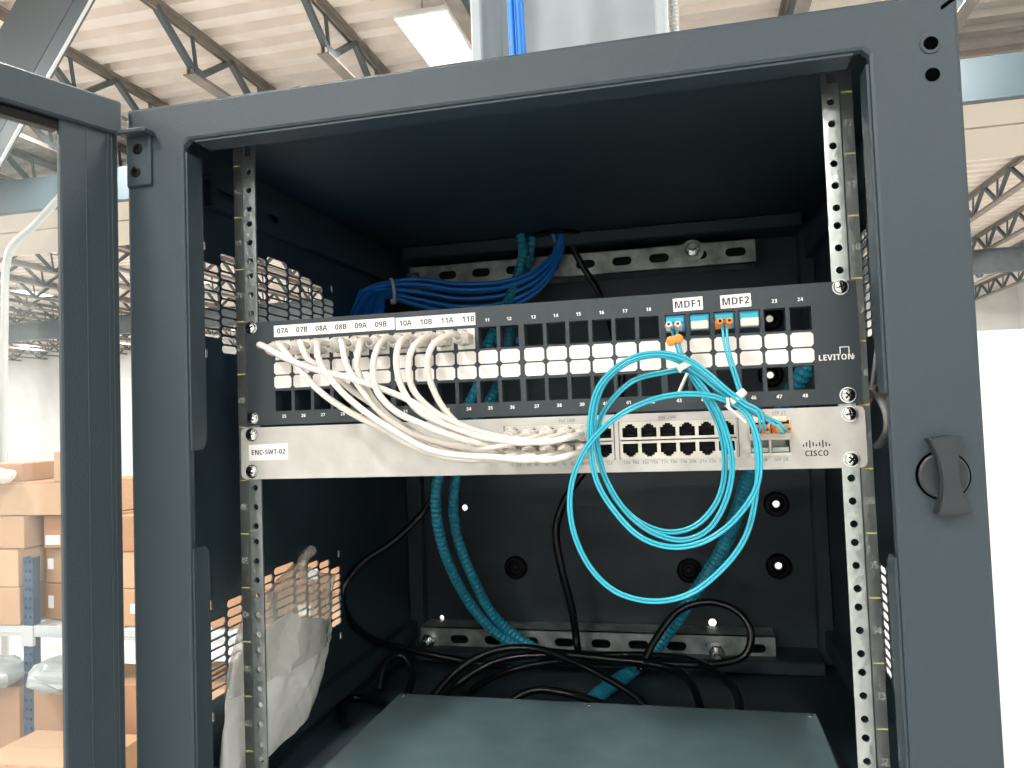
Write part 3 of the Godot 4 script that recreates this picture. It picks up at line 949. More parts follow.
func rail(t: Node3D, o: Vector3, side: float) -> void:
	var s := Shape.new(o)
	s.xf = Transform3D(Basis(Vector3(side, 0, 0), Vector3(0, 1, 0), Vector3(0, 0, 1)), Vector3.ZERO)
	for k in range(-6, 6):
		for h in [[0.0, 14.29, 6.35], [14.29, 30.16, 22.225], [30.16, 44.45, 38.1]]:
			var y := k * UNIT
			s.cell(225.5, 237, y + h[0], y + h[1], disc(Vector2(231.3, y + h[2]), 2.6, 14), -2, 0)
	s.cell(225.5, 237, 266.7, 291.5, rect(Vector2(232.5, 281), 3.2, 7), -2, 0)
	s.cell(225.5, 237, -291.5, -266.7, rect(Vector2(232.5, -281), 3.2, 7), -2, 0)
	for w in [[0.0, 0.0], [-2.0, -2.0]]:
		var n := 1.0 if w[0] == 0.0 else -1.0
		s.quad(Vector3(237, -291.5, w[0]), Vector3(238.2, -291.5, w[0] - 0.8), Vector3(238.2, 291.5, w[0] - 0.8), Vector3(237, 291.5, w[0]), Vector3(0.55 * n, 0, 0.83 * n))
		s.quad(Vector3(238.2, -291.5, w[0] - 0.8), Vector3(246.2, -291.5, w[0] - 1.2), Vector3(246.2, 291.5, w[0] - 1.2), Vector3(238.2, 291.5, w[0] - 0.8), Vector3(0.04 * n, 0, 0.999 * n))
	s.box(Vector3(244.6, -291.5, -16), Vector3(246.2, 291.5, -2.6))
	s.quad(Vector3(225.5, -291.5, -2), Vector3(225.5, 291.5, -2), Vector3(225.5, 291.5, 0), Vector3(225.5, -291.5, 0), Vector3(-1, 0, 0))
	var r := build("mounting_rail", s, M.zinc, t)
	var line := Shape.new()
	line.box(Vector3(-3.6, -0.45, 0), Vector3(3.6, 0.45, 0.3))
	var lm := line.mesh()
	for k in range(-6, 7):
		place("unit_line", lm, M.mark, r, Vector3(side * 242.4, k * UNIT, -1.1) - o)
	for k in range(-6, 7):
		lettering("%02d" % (k + 7), 4.4, Vector3(side * 242.3, (k + 0.5) * UNIT, -0.95) - o, M.print_pale, r, false, 0.0, "unit_number")


func door(t: Node3D, o: Vector3) -> void:
	var xf := Transform3D(Basis(Vector3(-0.34, 0, 0.94).normalized(), Vector3(0, 1, 0), Vector3(0.94, 0, 0.34).normalized()), Vector3(-304, 0, 60))
	var d := Node3D.new()
	d.name = "door"
	t.add_child(d)
	d.set_meta("label", "glass front door swung open on its hinges")
	var s := Shape.new(o)
	s.xf = xf
	s.box(Vector3(8, -290, -7), Vector3(48, 282, -1), 1.2)
	s.box(Vector3(8, -290, -20), Vector3(20, 282, -7))
	s.box(Vector3(1, -290, -22), Vector3(8, 282, -6), 1)
	s.box(Vector3(28, -290, -1.4), Vector3(29.5, 282, -0.4), 0.3)
	s.box(Vector3(11.5, -290, -1.4), Vector3(13, 282, -0.2), 0.3)
	build("hinge_stile", s, M.cabinet, d)
	s = Shape.new(o)
	s.xf = xf
	s.box(Vector3(548, -290, -20), Vector3(592, 282, -1), 1.2)
	build("free_stile", s, M.cabinet, d)
	for v in [[278.0, 305.0], [-305.0, -278.0]]:
		s = Shape.new(o)
		s.xf = xf
		s.box(Vector3(2, v[0], -22), Vector3(592, v[1], 3), 1.6)
		build("rail", s, M.cabinet, d)
	for v in [[270.0, 278.0], [-278.0, -270.0]]:
		s = Shape.new(o)
		s.xf = xf
		s.box(Vector3(48, v[0], -12), Vector3(548, v[1], -3))
		build("gasket", s, M.rubber, d)
	s = Shape.new(o)
	s.xf = xf
	s.box(Vector3(46, -272, -7), Vector3(550, 272, -4))
	build("glass", s, M.glass, d)


func struts() -> void:
	for k in 2:
		var yc: float = [256.0, -270.5][k]
		var o := Vector3(-25, yc - 17, -500)
		var t := thing("strut_channel", ["galvanised slotted strut channel across the cabinet's upper back", "galvanised slotted strut channel across the cabinet's lower back"][k], "channel", o)
		var s := Shape.new(o)
		var z := -492.0
		var edge := -272.0
		for i in 10:
			var x := -214.0 + 50.8 * i
			var nxt := minf(x + 25.4, 218.0)
			if x > 200:
				break
			s.cell(edge, nxt, yc - 17, yc + 17, stadium(Vector2(x, yc), 13.5, 6), z - 2.5, z)
			edge = nxt
		s.sheet(edge, 218, yc - 17, yc + 17, z - 2.5, z)
		for y in [yc - 17, yc + 15]:
			s.sheet(-272, 218, y, y + 2, -533, z)
		build("channel", s, M.galvanised, t)
		for b in ([[136, 262.0], [-262, 252.0]] if k == 0 else [[143, -275.0], [-258, -272.0]]):
			s = Shape.new(o)
			var c := Vector3(b[0], b[1], z)
			s.lathe([Vector2(15, 0), Vector2(15, 3), Vector2(9, 3)], c, 24)
			var w := build("washer", s, M.galvanised, t)
			s = Shape.new(o)
			s.lathe([Vector2(10.5, 3), Vector2(10.5, 11), Vector2(9, 12.5), Vector2(5.5, 12.5)], c, 6)
			build("nut", s, M.chrome, w)
			s = Shape.new(o)
			s.lathe([Vector2(5.4, 3), Vector2(5.4, 30), Vector2(4.4, 31.5), Vector2(0, 31.5)], c, 14)
			build("bolt", s, M.chrome, w)


# ---------------------------------------------------------------- patch panel and switch
func port_x(k: int) -> float:
	return -202.0 + 106.1 * ((k - 1) / 6) + 17.4 * ((k - 1) % 6)


func switch_x(j: int) -> float:
	return -8.0 + 13.75 * j + (5.5 if j > 5 else 0.0)


func screws(t: Node3D, o: Vector3, spots: Array, z: float) -> void:
	var s := Shape.new()
	s.lathe([Vector2(5.6, 0), Vector2(5.6, 0.7), Vector2(4.7, 0.7), Vector2(4.7, 1.6), Vector2(4.2, 2.6), Vector2(2.8, 3.4), Vector2(1.4, 3.7), Vector2(0, 3.75)], Vector3.ZERO, 20, true)
	var head := s.mesh()
	s = Shape.new()
	s.box(Vector3(-3, -0.55, 3.0), Vector3(3, 0.55, 3.95))
	s.box(Vector3(-0.55, -3, 3.0), Vector3(0.55, 3, 3.95))
	var cross := s.mesh()
	var turn := 0.3
	for p in spots:
		var h := place("screw", head, M.chrome, t, Vector3(p[0], p[1], z) - o)
		h.rotation.z = turn
		place("cross_recess", cross, M.rubber, h)
		turn += 0.7


func patch_panel() -> void:
	var o := Vector3(2.5, 45.5, 0)
	var t := thing("patch_bay", "black 48 port patch panel with white labels above the switch", "patch panel", o)
	var s := Shape.new(o)
	var x0 := -236.0
	var x1 := 241.0
	for r in [[45.5, 54.8], [75.2, 97.0], [117.2, 131.5]]:
		s.sheet(x0, x1, r[0], r[1], 0, 2.2)
	for r in [[54.8, 75.2, 65.0], [97.0, 117.2, 107.1]]:
		var edge := x0
		for k in range(1, 25):
			var x := port_x(k)
			s.sheet(edge, x - 8.7, r[0], r[1], 0, 2.2)
			s.cell(x - 8.7, x + 8.7, r[0], r[1], rect(Vector2(x, r[2]), 7.3, 8.4), 0, 2.2)
			edge = x + 8.7
		s.sheet(edge, x1, r[0], r[1], 0, 2.2)
	# rolled edges top and bottom
	s.box(Vector3(x0, 129.6, -14), Vector3(x1, 131.5, 0))
	s.box(Vector3(x0, 45.5, -14), Vector3(x1, 47.4, 0))
	build("face_plate", s, M.panel, t)
	# a frame behind each opening, which the jacks clip into
	var frame := Shape.new()
	frame.cell(-8.6, 8.6, -10.2, 10.2, rect(Vector2.ZERO, 7.3, 8.4), -9, -0.1)
	var fm := frame.mesh()
	var card := Shape.new()
	card.prism(slot(Vector2.ZERO, 7.7, 5.1, 1.7), 0, 0.6)
	var cm := card.mesh()
	for k in range(1, 25):
		var x := port_x(k)
		place("port_frame", fm, M.panel, t, Vector3(x, 107.1, 0) - o)
		place("port_frame", fm, M.panel, t, Vector3(x, 65.0, 0) - o)
		place("label_card", cm, M.card, t, Vector3(x, 91.9, 2.2) - o)
		place("label_card", cm, M.card, t, Vector3(x, 80.6, 2.2) - o)
		if k > 10 and not k in [19, 21]:
			lettering(str(k), 2.5, Vector3(x + 0.3, 120.6, 2.3) - o, M.print_white, t, true, 0.0, "port_number")
		lettering(str(k + 24), 2.5, Vector3(x + 0.3, 52.3, 2.3) - o, M.print_white, t, true, 0.0, "port_number")
	# stuck-on strips of printed tape
	for strip in [[-209.2, -102.6, ["07A", "07B", "08A", "08B", "09A", "09B"], 1, 122.9], [-101.6, -35.6, ["10A", "10B", "11A", "11B"], 7, 122.4]]:
		s = Shape.new(o)
		s.box(Vector3(strip[0], strip[4] - 4.9, 2.2), Vector3(strip[1], strip[4] + 4.7, 2.5))
		var p := build("label_strip", s, M.tape, t)
		for k in strip[2].size():
			lettering(strip[2][k], 4.3, Vector3(port_x(strip[3] + k) + (0.8 if strip[3] == 1 else 2.5), strip[4], 2.55) - o, M.print_dark, p, true)
	for tag in [["MDF1", 126.0, 122.5], ["MDF2", 159.6, 122.5]]:
		s = Shape.new(o)
		s.xf = Transform3D(Basis(Vector3(0, 0, 1), 0.02), Vector3(tag[1], tag[2], 2.3))
		s.box(Vector3(-10.6, -4.8, 0), Vector3(10.6, 4.8, 0.3))
		var p := build("label_strip", s, M.tape, t)
		lettering(tag[0], 5.2, Vector3(tag[1], tag[2], 2.65) - o, M.print_dark, p, true, 0.02)
	# white jacks in the first ten openings, blue adapters in four more
	var jack := Shape.new()
	jack.cell(-7.2, 7.2, -8.2, 8.2, rect(Vector2(0, -1), 5.6, 4.2), -12, 1.2)
	jack.box(Vector3(-7.2, -8.2, -13), Vector3(7.2, 8.2, -11.5))
	var jm := jack.mesh()
	for k in range(1, 11):
		place("jack", jm, M.white_plastic, t, Vector3(port_x(k), 107.1, 0) - o)
	var ad := Shape.new()
	ad.box(Vector3(-7.2, -8.2, -14), Vector3(7.2, 8.2, 0.6), 0.5)
	var am := ad.mesh()
	ad = Shape.new()
	ad.box(Vector3(-6.4, 2.6, 0.5), Vector3(6.4, 6.4, 1.6), 0.3)
	var rib := ad.mesh()
	ad = Shape.new()
	ad.box(Vector3(-6.2, -3.6, 0.4), Vector3(6.2, 2.4, 6), 0.7)
	var cap := ad.mesh()
	ad = Shape.new()
	ad.box(Vector3(-6.6, -7.6, 0.5), Vector3(6.6, -4.4, 1.0), 0.2)
	var foot := ad.mesh()
	for k in range(19, 23):
		var p := place("fibre_adapter", am, M.adapter, t, Vector3(port_x(k), 107.1, 0) - o)
		place("ridge", rib, M.aqua, p)
		place("foot", foot, M.rubber, p)
		if k % 2 == 0:
			place("dust_cap", cap, M.dust_cap, p)
	lettering("LEVITON", 4.0, Vector3(225.2, 78.3, 2.3) - o, M.print_white, t, true, 0.0, "maker_lettering")
	lettering("®", 2.2, Vector3(236.4, 78.0, 2.3) - o, M.print_white, t, true, 0.0, "maker_lettering")
	s = Shape.new(o)
	for r in [[227.8, 228.5, 80.8, 85.6], [233.6, 234.3, 80.8, 85.6], [227.8, 234.3, 84.9, 85.6]]:
		s.box(Vector3(r[0], r[2], 2.2), Vector3(r[1], r[3], 2.35))
	build("maker_emblem", s, M.print_white, t)
	screws(t, o, [[-230, 127], [-230.5, 51.5], [230.6, 127.3], [231.6, 51.5]], 2.2)


func network_switch() -> void:
	var o := Vector3(0, 1, 0)
	var t := thing("network_switch", "silver rack switch with 24 ports under the patch panel", "network switch", o)
	var s := Shape.new(o)
	s.box(Vector3(-219, 1.5, -290), Vector3(219, 43, -12), 1)
	build("chassis", s, M.galvanised, t)
	var z0 := -1.0
	var z1 := 2.4
	s = Shape.new(o)
	for r in [[1.0, 10.6], [37.8, 43.8]]:
		s.sheet(-219, 219, r[0], r[1], z0, z1)
	s.sheet(-219, -14.9, 10.6, 37.8, z0, z1)
	s.sheet(67.6, 73.1, 10.6, 37.8, z0, z1)
	s.sheet(155.9, 164.2, 10.6, 37.8, z0, z1)
	s.sheet(192.4, 219, 10.6, 37.8, z0, z1)
	s.box(Vector3(-219, 1, -13), Vector3(219, 2.2, z0))
	s.box(Vector3(-219, 42.6, -13), Vector3(219, 43.8, z0))
	build("face_plate", s, M.silver, t)
	for side in [-1.0, 1.0]:
		s = Shape.new(o)
		var e := 242.0
		var poly := [Vector2(219, 1), Vector2(e - 4, 1), Vector2(e - 1.2, 2.2), Vector2(e, 5), Vector2(e, 40), Vector2(e - 1.2, 42.6), Vector2(e - 4, 43.8), Vector2(219, 43.8)]
		for k in poly.size():
			poly[k].x *= side
		s.prism(poly, 0, 2.4)
		build("mounting_ear", s, M.silver, t)
	# two blocks of twelve sockets
	var bez := Shape.new()
	# the opening is wide with a narrower step for the latch
	var hole := [Vector2(-5.6, -4.6), Vector2(5.6, -4.6), Vector2(5.6, 2.4), Vector2(3.6, 2.4), Vector2(3.6, 4.0), Vector2(2.0, 4.0), Vector2(2.0, 5.2), Vector2(-2.0, 5.2), Vector2(-2.0, 4.0), Vector2(-3.6, 4.0), Vector2(-3.6, 2.4), Vector2(-5.6, 2.4)]
	bez.cell(-6.87, 6.87, -6.4, 6.9, hole, -2, 2.9)
	var bm := bez.mesh()
	var liner := Shape.new()
	liner.box(Vector3(-6, -5.8, -12), Vector3(6, 6.2, -11))
	for w in [[-6.0, -5.6, -5.8, 6.2], [5.6, 6.0, -5.8, 6.2], [-6.0, 6.0, -5.8, -4.7], [-6.0, 6.0, 5.3, 6.2]]:
		liner.box(Vector3(w[0], w[2], -12), Vector3(w[1], w[3], -2))
	liner.box(Vector3(-4, -4.2, -11), Vector3(4, -1.8, -4), 0.4)
	var lm := liner.mesh()
	for j in 12:
		var x := switch_x(j)
		for row in 2:
			var p := place("port", bm, M.bezel, t, Vector3(x, [17.3, 31.1][row], 0) - o)
			place("socket", lm, M.rubber, p)
			if row == 0:
				p.rotation.z = PI
			lettering(str(j * 2 + 2 - row) + "x", 1.25, Vector3(x + (-3.2 if row else 3.2), 8.0, 2.45) - o, M.print_grey, t, false, 0.0, "port_number")
		if j in [3, 8]:
			lettering("PoE 24W", 1.5, Vector3(x, 40.4, 2.45) - o, M.print_grey, t, false, 0.0, "port_caption")
	for b in [[-16.0, 68.6], [71.6, 157.4]]:
		s = Shape.new(o)
		for r in [[b[0], b[0] + 0.5, 10.7, 38.0], [b[1] - 0.5, b[1], 10.7, 38.0], [b[0], b[1], 10.5, 10.9], [b[0], b[1], 37.7, 38.1]]:
			s.box(Vector3(r[0], r[2], 2.4), Vector3(r[1], r[3], 2.6))
		build("port_block_outline", s, M.print_dark, t)
	# four small cages for fibre modules
	var cage := Shape.new()
	cage.cell(-7.0, 7.0, -6.7, 6.7, rect(Vector2(0, 0), 6.4, 4.6), -2, 3.2)
	var cgm := cage.mesh()
	var mod := Shape.new()
	mod.box(Vector3(-6.0, -4.2, -8), Vector3(6.0, -0.6, 2.2), 0.4)
	mod.box(Vector3(-6.2, -4.4, -12), Vector3(6.2, 4.4, -10))
	var mm := mod.mesh()
	for i in 2:
		for row in 2:
			var x := 171.3 + 14.1 * i
			var p := place("fibre_cage", cgm, M.bezel, t, Vector3(x, [17.3, 31.0][row], 0) - o)
			place("module", mm, M.galvanised if row == 0 else M.rubber, p)
			if row:
				var tab := Shape.new()
				tab.box(Vector3(-5, 3.4, 2), Vector3(5, 7.4, 5.5), 0.8)
				place("release_tab", tab.mesh(), M.dust_cap, p)
			lettering("SFP %d" % (25 + 2 * i + 1 - row), 1.5, Vector3(x, [7.9, 40.6][row], 2.45) - o, M.print_grey, t, false, 0.0, "port_caption")
	# stuck-on name label and maker's mark
	s = Shape.new(o)
	s.xf = Transform3D(Basis(Vector3(0, 0, 1), 0.012), Vector3(-216.8, 23.2, 2.4))
	s.box(Vector3(-17.8, -6.6, 0), Vector3(17.8, 6.6, 0.3))
	var tape := build("label_strip", s, M.tape, t)
	lettering("ENC-SWT-02", 3.9, Vector3(-216.8, 23.2, 2.75) - o, M.print_dark, tape, true, 0.012)
	lettering("CISCO", 3.9, Vector3(209.2, 11.6, 2.45) - o, M.print_dark, t, true, 0.0, "maker_lettering")
	s = Shape.new(o)
	var tall := [1.6, 3.0, 5.2, 3.0, 1.6, 3.0, 5.2, 3.0, 1.6]
	for k in 9:
		var x := 200.6 + 2.15 * k
		var h: float = tall[k]
		var b: float = 15.6 + (0.6 if h > 5 else 1.2) * 0.0 + (0.0 if h > 5 else 0.9)
		s.box(Vector3(x - 0.45, b, 2.4), Vector3(x + 0.45, b + h, 2.55))
	build("maker_emblem", s, M.print_dark, t)
	screws(t, o, [[-231.5, 38], [-232, 7.6], [232, 38.4], [231.5, 7]], 2.4)


# ---------------------------------------------------------------- cables
func white_cables() -> void:
	var names := ["07A", "07B", "08A", "08B", "09A", "09B", "10A", "10B", "11A", "11B"]
	var plug := Shape.new()
	plug.box(Vector3(-5.8, -4, 0), Vector3(5.8, 4, 15), 0.8)
	plug.box(Vector3(-2.6, 4, 2), Vector3(2.6, 6.6, 13), 0.6)
	var pm := plug.mesh()
	var boot := Shape.new()
	boot.lathe([Vector2(5.6, 13.5), Vector2(5.2, 16), Vector2(3.6, 20), Vector2(3.3, 22), Vector2(2.4, 22)], Vector3.ZERO, 14, true)
	var bm := boot.mesh()
	for k in WHITE.size():
		var o := Vector3(port_x(k + 1), 60, 20)
		var t := thing("patch_cable", "white patch cable plugged in under the label %s" % names[k], "cable", o, "white patch cables")
		var s := Shape.new(o)
		s.tube(curve(WHITE[k], 4.0), 2.4, 10)
		build("jacket", s, M.white_cable, t)
		var p := place("plug", pm, M.clear_plug, t, Vector3(port_x(k + 1), 106.5, 2.5) - o)
		place("boot", bm, M.white_cable, p)
		var e := last(WHITE[k])
		p = place("plug", pm, M.clear_plug, t, Vector3(e.x, e.y, 1) - o)
		if e.y < 24:
			p.rotation.z = PI
		place("boot", bm, M.white_cable, p)


func fibre_jumpers() -> void:
	for k in 2:
		var c := curve(FIBRE[k], 4.0)
		var o := Vector3(110, -80, 30)
		var t := thing("fibre_jumper", ["aqua twin fibre jumper plugged in under MDF1, coiled in small loops", "aqua twin fibre jumper plugged in under MDF2, hanging in the largest loop"][k], "cable", o, "aqua fibre jumpers")
		for side in [-1.0, 1.0]:
			var s := Shape.new(o)
			s.tube(c, 0.98, 8, side * 0.98)
			build("strand", s, M.aqua, t)
		var e := last(FIBRE[k])
		for end in [[Vector3(FIBRE[k][0], 107.1, 0), k == 0], [Vector3(e.x, 31.5, 0), false]]:
			for side in [-1.0, 1.0]:
				var s := Shape.new(o)
				var b: Vector3 = end[0] + Vector3(side * 3.1, -1.5, 0)
				s.box(b + Vector3(-2.6, -3, 1), b + Vector3(2.6, 3, 13), 0.7)
				var p := build("connector", s, M.clear_plug if end[1] else M.orange, t)
				s = Shape.new(o)
				s.lathe([Vector2(3.0, 12.5), Vector2(3.1, 17), Vector2(2.4, 24), Vector2(2.0, 30), Vector2(1.1, 30)], b, 12, true)
				build("boot", s, M.white_plastic if end[1] else M.orange, p)
		if k == 0:
			# orange clip just below the MDF1 connector
			var s := Shape.new(o)
			for q in [[113.4, 94.2], [118.2, 95.4]]:
				s.lathe([Vector2(3.3, -3), Vector2(3.6, 0), Vector2(3.3, 3), Vector2(1.8, 3.6), Vector2(0, 3.7)], Vector3(q[0], q[1], 24), 14, true)
			s.box(Vector3(113, 92.5, 20.5), Vector3(119, 97.5, 25.5), 1)
			build("clip", s, M.orange, t)
	# white ties round the jumpers
	for k in 2:
		var c: Vector3 = [Vector3(122.6, 75.4, 33), Vector3(155.5, 52.4, 40)][k]
		var t := thing("cable_tie", ["white tie round the aqua jumper just below MDF1", "white tie round the aqua jumpers beside the fibre cages"][k], "cable tie", c, "white cable ties")
		var s := Shape.new(c)
		var ax: Vector3 = [Vector3(0.45, -0.85, 0.15), Vector3(0.62, -0.75, 0.1)][k].normalized()
		var sx := ax.cross(Vector3(0, 0, 1)).normalized()
		s.xf = Transform3D(Basis(sx, sx.cross(ax) * -1.0, ax), c)
		s.lathe([Vector2(5.4 + k, -2.4), Vector2(6.0 + k, -1.8), Vector2(6.0 + k, 1.8), Vector2(5.4 + k, 2.4)], Vector3.ZERO, 20)
		build("strap", s, M.white_plastic, t)
		s = Shape.new(c)
		if k == 0:
			s.bar(c + Vector3(1, -5, 4), c + Vector3(-7, -21, 1), 3.2, 1.2)
		else:
			s.bar(c + Vector3(-7, 0, 6), c + Vector3(-6, -8, 6), 4.5, 1.6)
			s.bar(c + Vector3(-8, -5, 6), c + Vector3(4, -17, 3), 3.4, 1.4)
		build("tail", s, M.white_plastic, t)


func rear_cables() -> void:
	for k in BLUE.size():
		var o := Vector3(-80, 250, -470)
		var t := thing("network_cable", "blue network cable in the bundle dropping from above behind the patch panel", "cable", o, "blue bundled cables")
		var s := Shape.new(o)
		s.tube(curve(BLUE[k], 7.0), 3.0, 7)
		build("jacket", s, M.blue_cable, t)
	var ring := Vector3(BLUE[0][36], BLUE[0][37], BLUE[0][38])
	var mid := Vector3.ZERO
	for c in BLUE:
		mid += Vector3(c[36], c[37], c[38]) / BLUE.size()
	var tie := thing("cable_tie", "white tie round the blue cable bundle at the cabinet's back", "cable tie", mid, "white cable ties")
	var st := Shape.new(mid)
	var nx := Vector3(BLUE[0][39], BLUE[0][40], BLUE[0][41]) - ring
	var ax := nx.normalized()
	var sx := ax.cross(Vector3.UP).normalized()
	st.xf = Transform3D(Basis(sx, ax.cross(sx), ax), mid)
	st.lathe([Vector2(15.5, -2), Vector2(16.5, -1.5), Vector2(16.5, 1.5), Vector2(15.5, 2)], Vector3.ZERO, 24)
	build("strap", st, M.white_plastic, tie)
	st = Shape.new(mid)
	st.box(mid + Vector3(4, -22, 12), mid + Vector3(11, -15, 18), 1)
	build("buckle", st, M.white_plastic, tie)
	var words := ["teal armoured cable, outer of the two curving down from the switch", "teal armoured cable, inner of the two curving down from the switch", "teal armoured cable slanting behind the big fibre loop"]
	for k in ARMOUR.size():
		var o := last(ARMOUR[k])
		var t := thing("armoured_cable", words[k], "cable", o, "teal armoured cables")
		var s := Shape.new(o)
		s.tube(curve(ARMOUR[k], 3.2), [6.6, 6.6, 8.6][k], 12, 0.0, 0.5)
		build("sheath", s, M.armour, t)
	words = ["black power cord looping down beside the left vent", "black power cord hanging straight in front of the back wall", "black power cord slanting behind the patch panel's upper edge", "black power cord bent in a big hoop before the lower strut", "black power cord arching high over the device's back edge", "black power cord dropping behind the device beside the hoop", "short black power cord peeking over the device's back edge", "black power cord running low along the lower strut", "black power cord curled on the floor beside the device's left edge", "black power cord in a small upright curl by the left bracket"]
	for k in POWER.size():
		var o := last(POWER[k])
		var t := thing("power_cable", words[k], "cable", o, "black power cords")
		var s := Shape.new(o)
		s.tube(curve(POWER[k], 6.0), 4.6 if k != 1 else 5.2, 9)
		build("jacket", s, M.black_cable, t)
	for k in SIDEWIRE.size():
		var o := last(SIDEWIRE[k])
		var t := thing("side_wire", "grey cable curling behind the right mounting rail beside the switch" if k < 4 else "thin cable slanting down behind the right mounting rail beside the patch panel", "cable", o, "grey cables behind the rail" if k < 4 else "thin wires behind the rail")
		var s := Shape.new(o)
		s.tube(curve(SIDEWIRE[k], 5.0), 2.2 if k < 4 else 1.8, 8)
		build("jacket", s, M.grey_cable if k < 7 else M.brown_cable, t)


func lower_device() -> void:
	var o := Vector3(15, -297, -90)
	var t := thing("power_supply_unit", "dark grey metal device lying on the cabinet floor", "electronic device", o)
	var s := Shape.new(o)
	s.box(Vector3(-198, -293, -220), Vector3(229, -250, 24), 1.5)
	build("case", s, M.chassis, t)
	for x in [-170.0, 200.0]:
		for z in [-190.0, 0.0]:
			s = Shape.new(o)
			s.box(Vector3(x - 10, -297.4, z - 10), Vector3(x + 10, -293, z + 10), 1)
			build("foot", s, M.rubber, t)
	for p in [[-190, -212], [10, -212], [222, -212]]:
		s = Shape.new(o)
		s.xf = Transform3D(Basis(Vector3(1, 0, 0), -PI / 2), Vector3(p[0], -250, p[1]))
		s.lathe([Vector2(2.2, 0), Vector2(2, 0.6), Vector2(0, 0.9)], Vector3.ZERO, 10)
		build("screw", s, M.chrome, t)


func bag() -> void:
	var o := Vector3(-268, -251, -90)
	var t := thing("plastic_bag", "crumpled clear plastic bag of white wrapping behind the left rail", "bag", o)
	var f := FastNoiseLite.new()
	f.seed = 4
	f.frequency = 0.011
	f.fractal_octaves = 3
	# the white wrapping inside, then the clear film round and above it
	for layer in [["white_wrapping", M.white_film, 0.0], ["clear_film", M.film, 1.0]]:
		var s := Shape.new(o)
		var rows := 44
		var cols := 60
		var grid := []
		for i in rows + 1:
			var h := float(i) / rows
			var line := []
			for j in cols:
				var a := TAU * j / cols
				var zmid: float
				var zr: float
				var y: float
				if layer[2] == 0.0:
					y = lerpf(-249, -150 + 10 * sin(a + 0.6), h)
					zmid = lerpf(-80, -122, h)
					zr = (72 + 22 * sin(h * 2.6)) * (1.0 if h < 0.8 else sqrt(maxf(0.0, 1 - pow((h - 0.8) / 0.2, 2))))
				else:
					y = lerpf(-186, -96, h)
					zmid = lerpf(-108, -140, h)
					zr = lerpf(94, 84, h) if h < 0.72 else lerpf(84, 6, pow((h - 0.72) / 0.28, 0.7))
				var xr: float = (17.0 if layer[2] == 0.0 else 20.0) * (1.0 - 0.5 * h)
				var p := Vector3(-272 + cos(a) * xr, y, zmid + sin(a) * zr)
				# long soft folds that run with the pull of the film
				var w := f.get_noise_3d(p.x * 0.8, p.y * 1.1 + p.z * 0.9, p.z * 0.5 + layer[2] * 300)
				var crease := absf(f.get_noise_3d(p.x, p.y * 0.9 - p.z * 1.7, 90 + layer[2] * 70))
				p += Vector3(cos(a) * (w * 9 - crease * 8), 0, sin(a) * w * 12)
				p.x = clampf(p.x, -296, -251)
				p.y = maxf(p.y, -251)
				line.append(p)
			grid.append(line)
		var flow := []
		for i in rows + 1:
			var line := []
			for j in cols:
				var du: Vector3 = grid[i][(j + 1) % cols] - grid[i][(j + cols - 1) % cols]
				var dv: Vector3 = grid[mini(i + 1, rows)][j] - grid[maxi(i - 1, 0)][j]
				var nn := du.cross(dv).normalized()
				if nn.dot(Vector3(cos(TAU * j / cols), 0.2, sin(TAU * j / cols) * 0.3)) < 0:
					nn = -nn
				line.append(nn)
			flow.append(line)
		for i in rows:
			for j in cols:
				var b := (j + 1) % cols
				s.tri3(grid[i][j], grid[i][b], grid[i + 1][b], flow[i][j], flow[i][b], flow[i + 1][b])
				s.tri3(grid[i][j], grid[i + 1][b], grid[i + 1][j], flow[i][j], flow[i + 1][b], flow[i + 1][j])
		build(layer[0], s, layer[1], t)
	var s := Shape.new(o)
	s.tube(curve([-270, -104, -140, -268, -94, -144, -266, -88, -150, -266, -86, -160], 3.0), 5.5, 12, 0.0, 0.3)
	build("knot", s, M.film, t)


# ---------------------------------------------------------------- shelving beyond the door
func shelving() -> void:
	var o := Vector3(-2900, -LIFT, -3400)
	var t := thing("shelving_unit", "blue steel rack of cardboard boxes seen through the glass door", "rack", o)
	for x in [-5200.0, -3475.0, -1450.0]:
		for z in [-3000.0, -3900.0]:
			var s := Shape.new(o)
			var lo := -LIFT
			s.xf = Transform3D(Basis.IDENTITY, Vector3(x, 0, z))
			s.sheet(-32, 32, lo, lo + 20, -25, 25)
			for k in 21:
				var y := lo + 20 + 50.0 * k
				for u in [-14.0, 14.0]:
					s.cell(u - 18 if u < 0 else 0.0, 0.0 if u < 0 else 32.0, y, y + 50, slot(Vector2(u, y + 25), 5, 9, 3), 22, 25)
			for u in [-32.0, 29.0]:
				s.box(Vector3(u, lo, -25), Vector3(u + 3, lo + 1070, 22))
			build("upright", s, M.rack_blue, t)
	for y in [-1060.0]:
		for z in [-2980.0, -3925.0]:
			var s := Shape.new(o)
			s.box(Vector3(-5200, y, z - 8), Vector3(-1450, y + 60, z + 8), 3)
			s.box(Vector3(-5200, y + 20, z + 8), Vector3(-1450, y + 26, z + 12), 1)
			build("beam", s, M.rack_beam, t)
		for k in 24:
			var s := Shape.new(o)
			s.box(Vector3(-5180 + 156 * k, y + 52, -3920), Vector3(-5180 + 156 * k + 120, y + 60, -2990), 1)
			build("deck_slat", s, M.rack_beam, t)
	for x in [-3475.0]:
		var s := Shape.new(o)
		s.box(Vector3(x - 40, -1110, -2985), Vector3(x + 40, -1000, -2964), 3)
		build("beam_bracket", s, M.rack_beam, t)


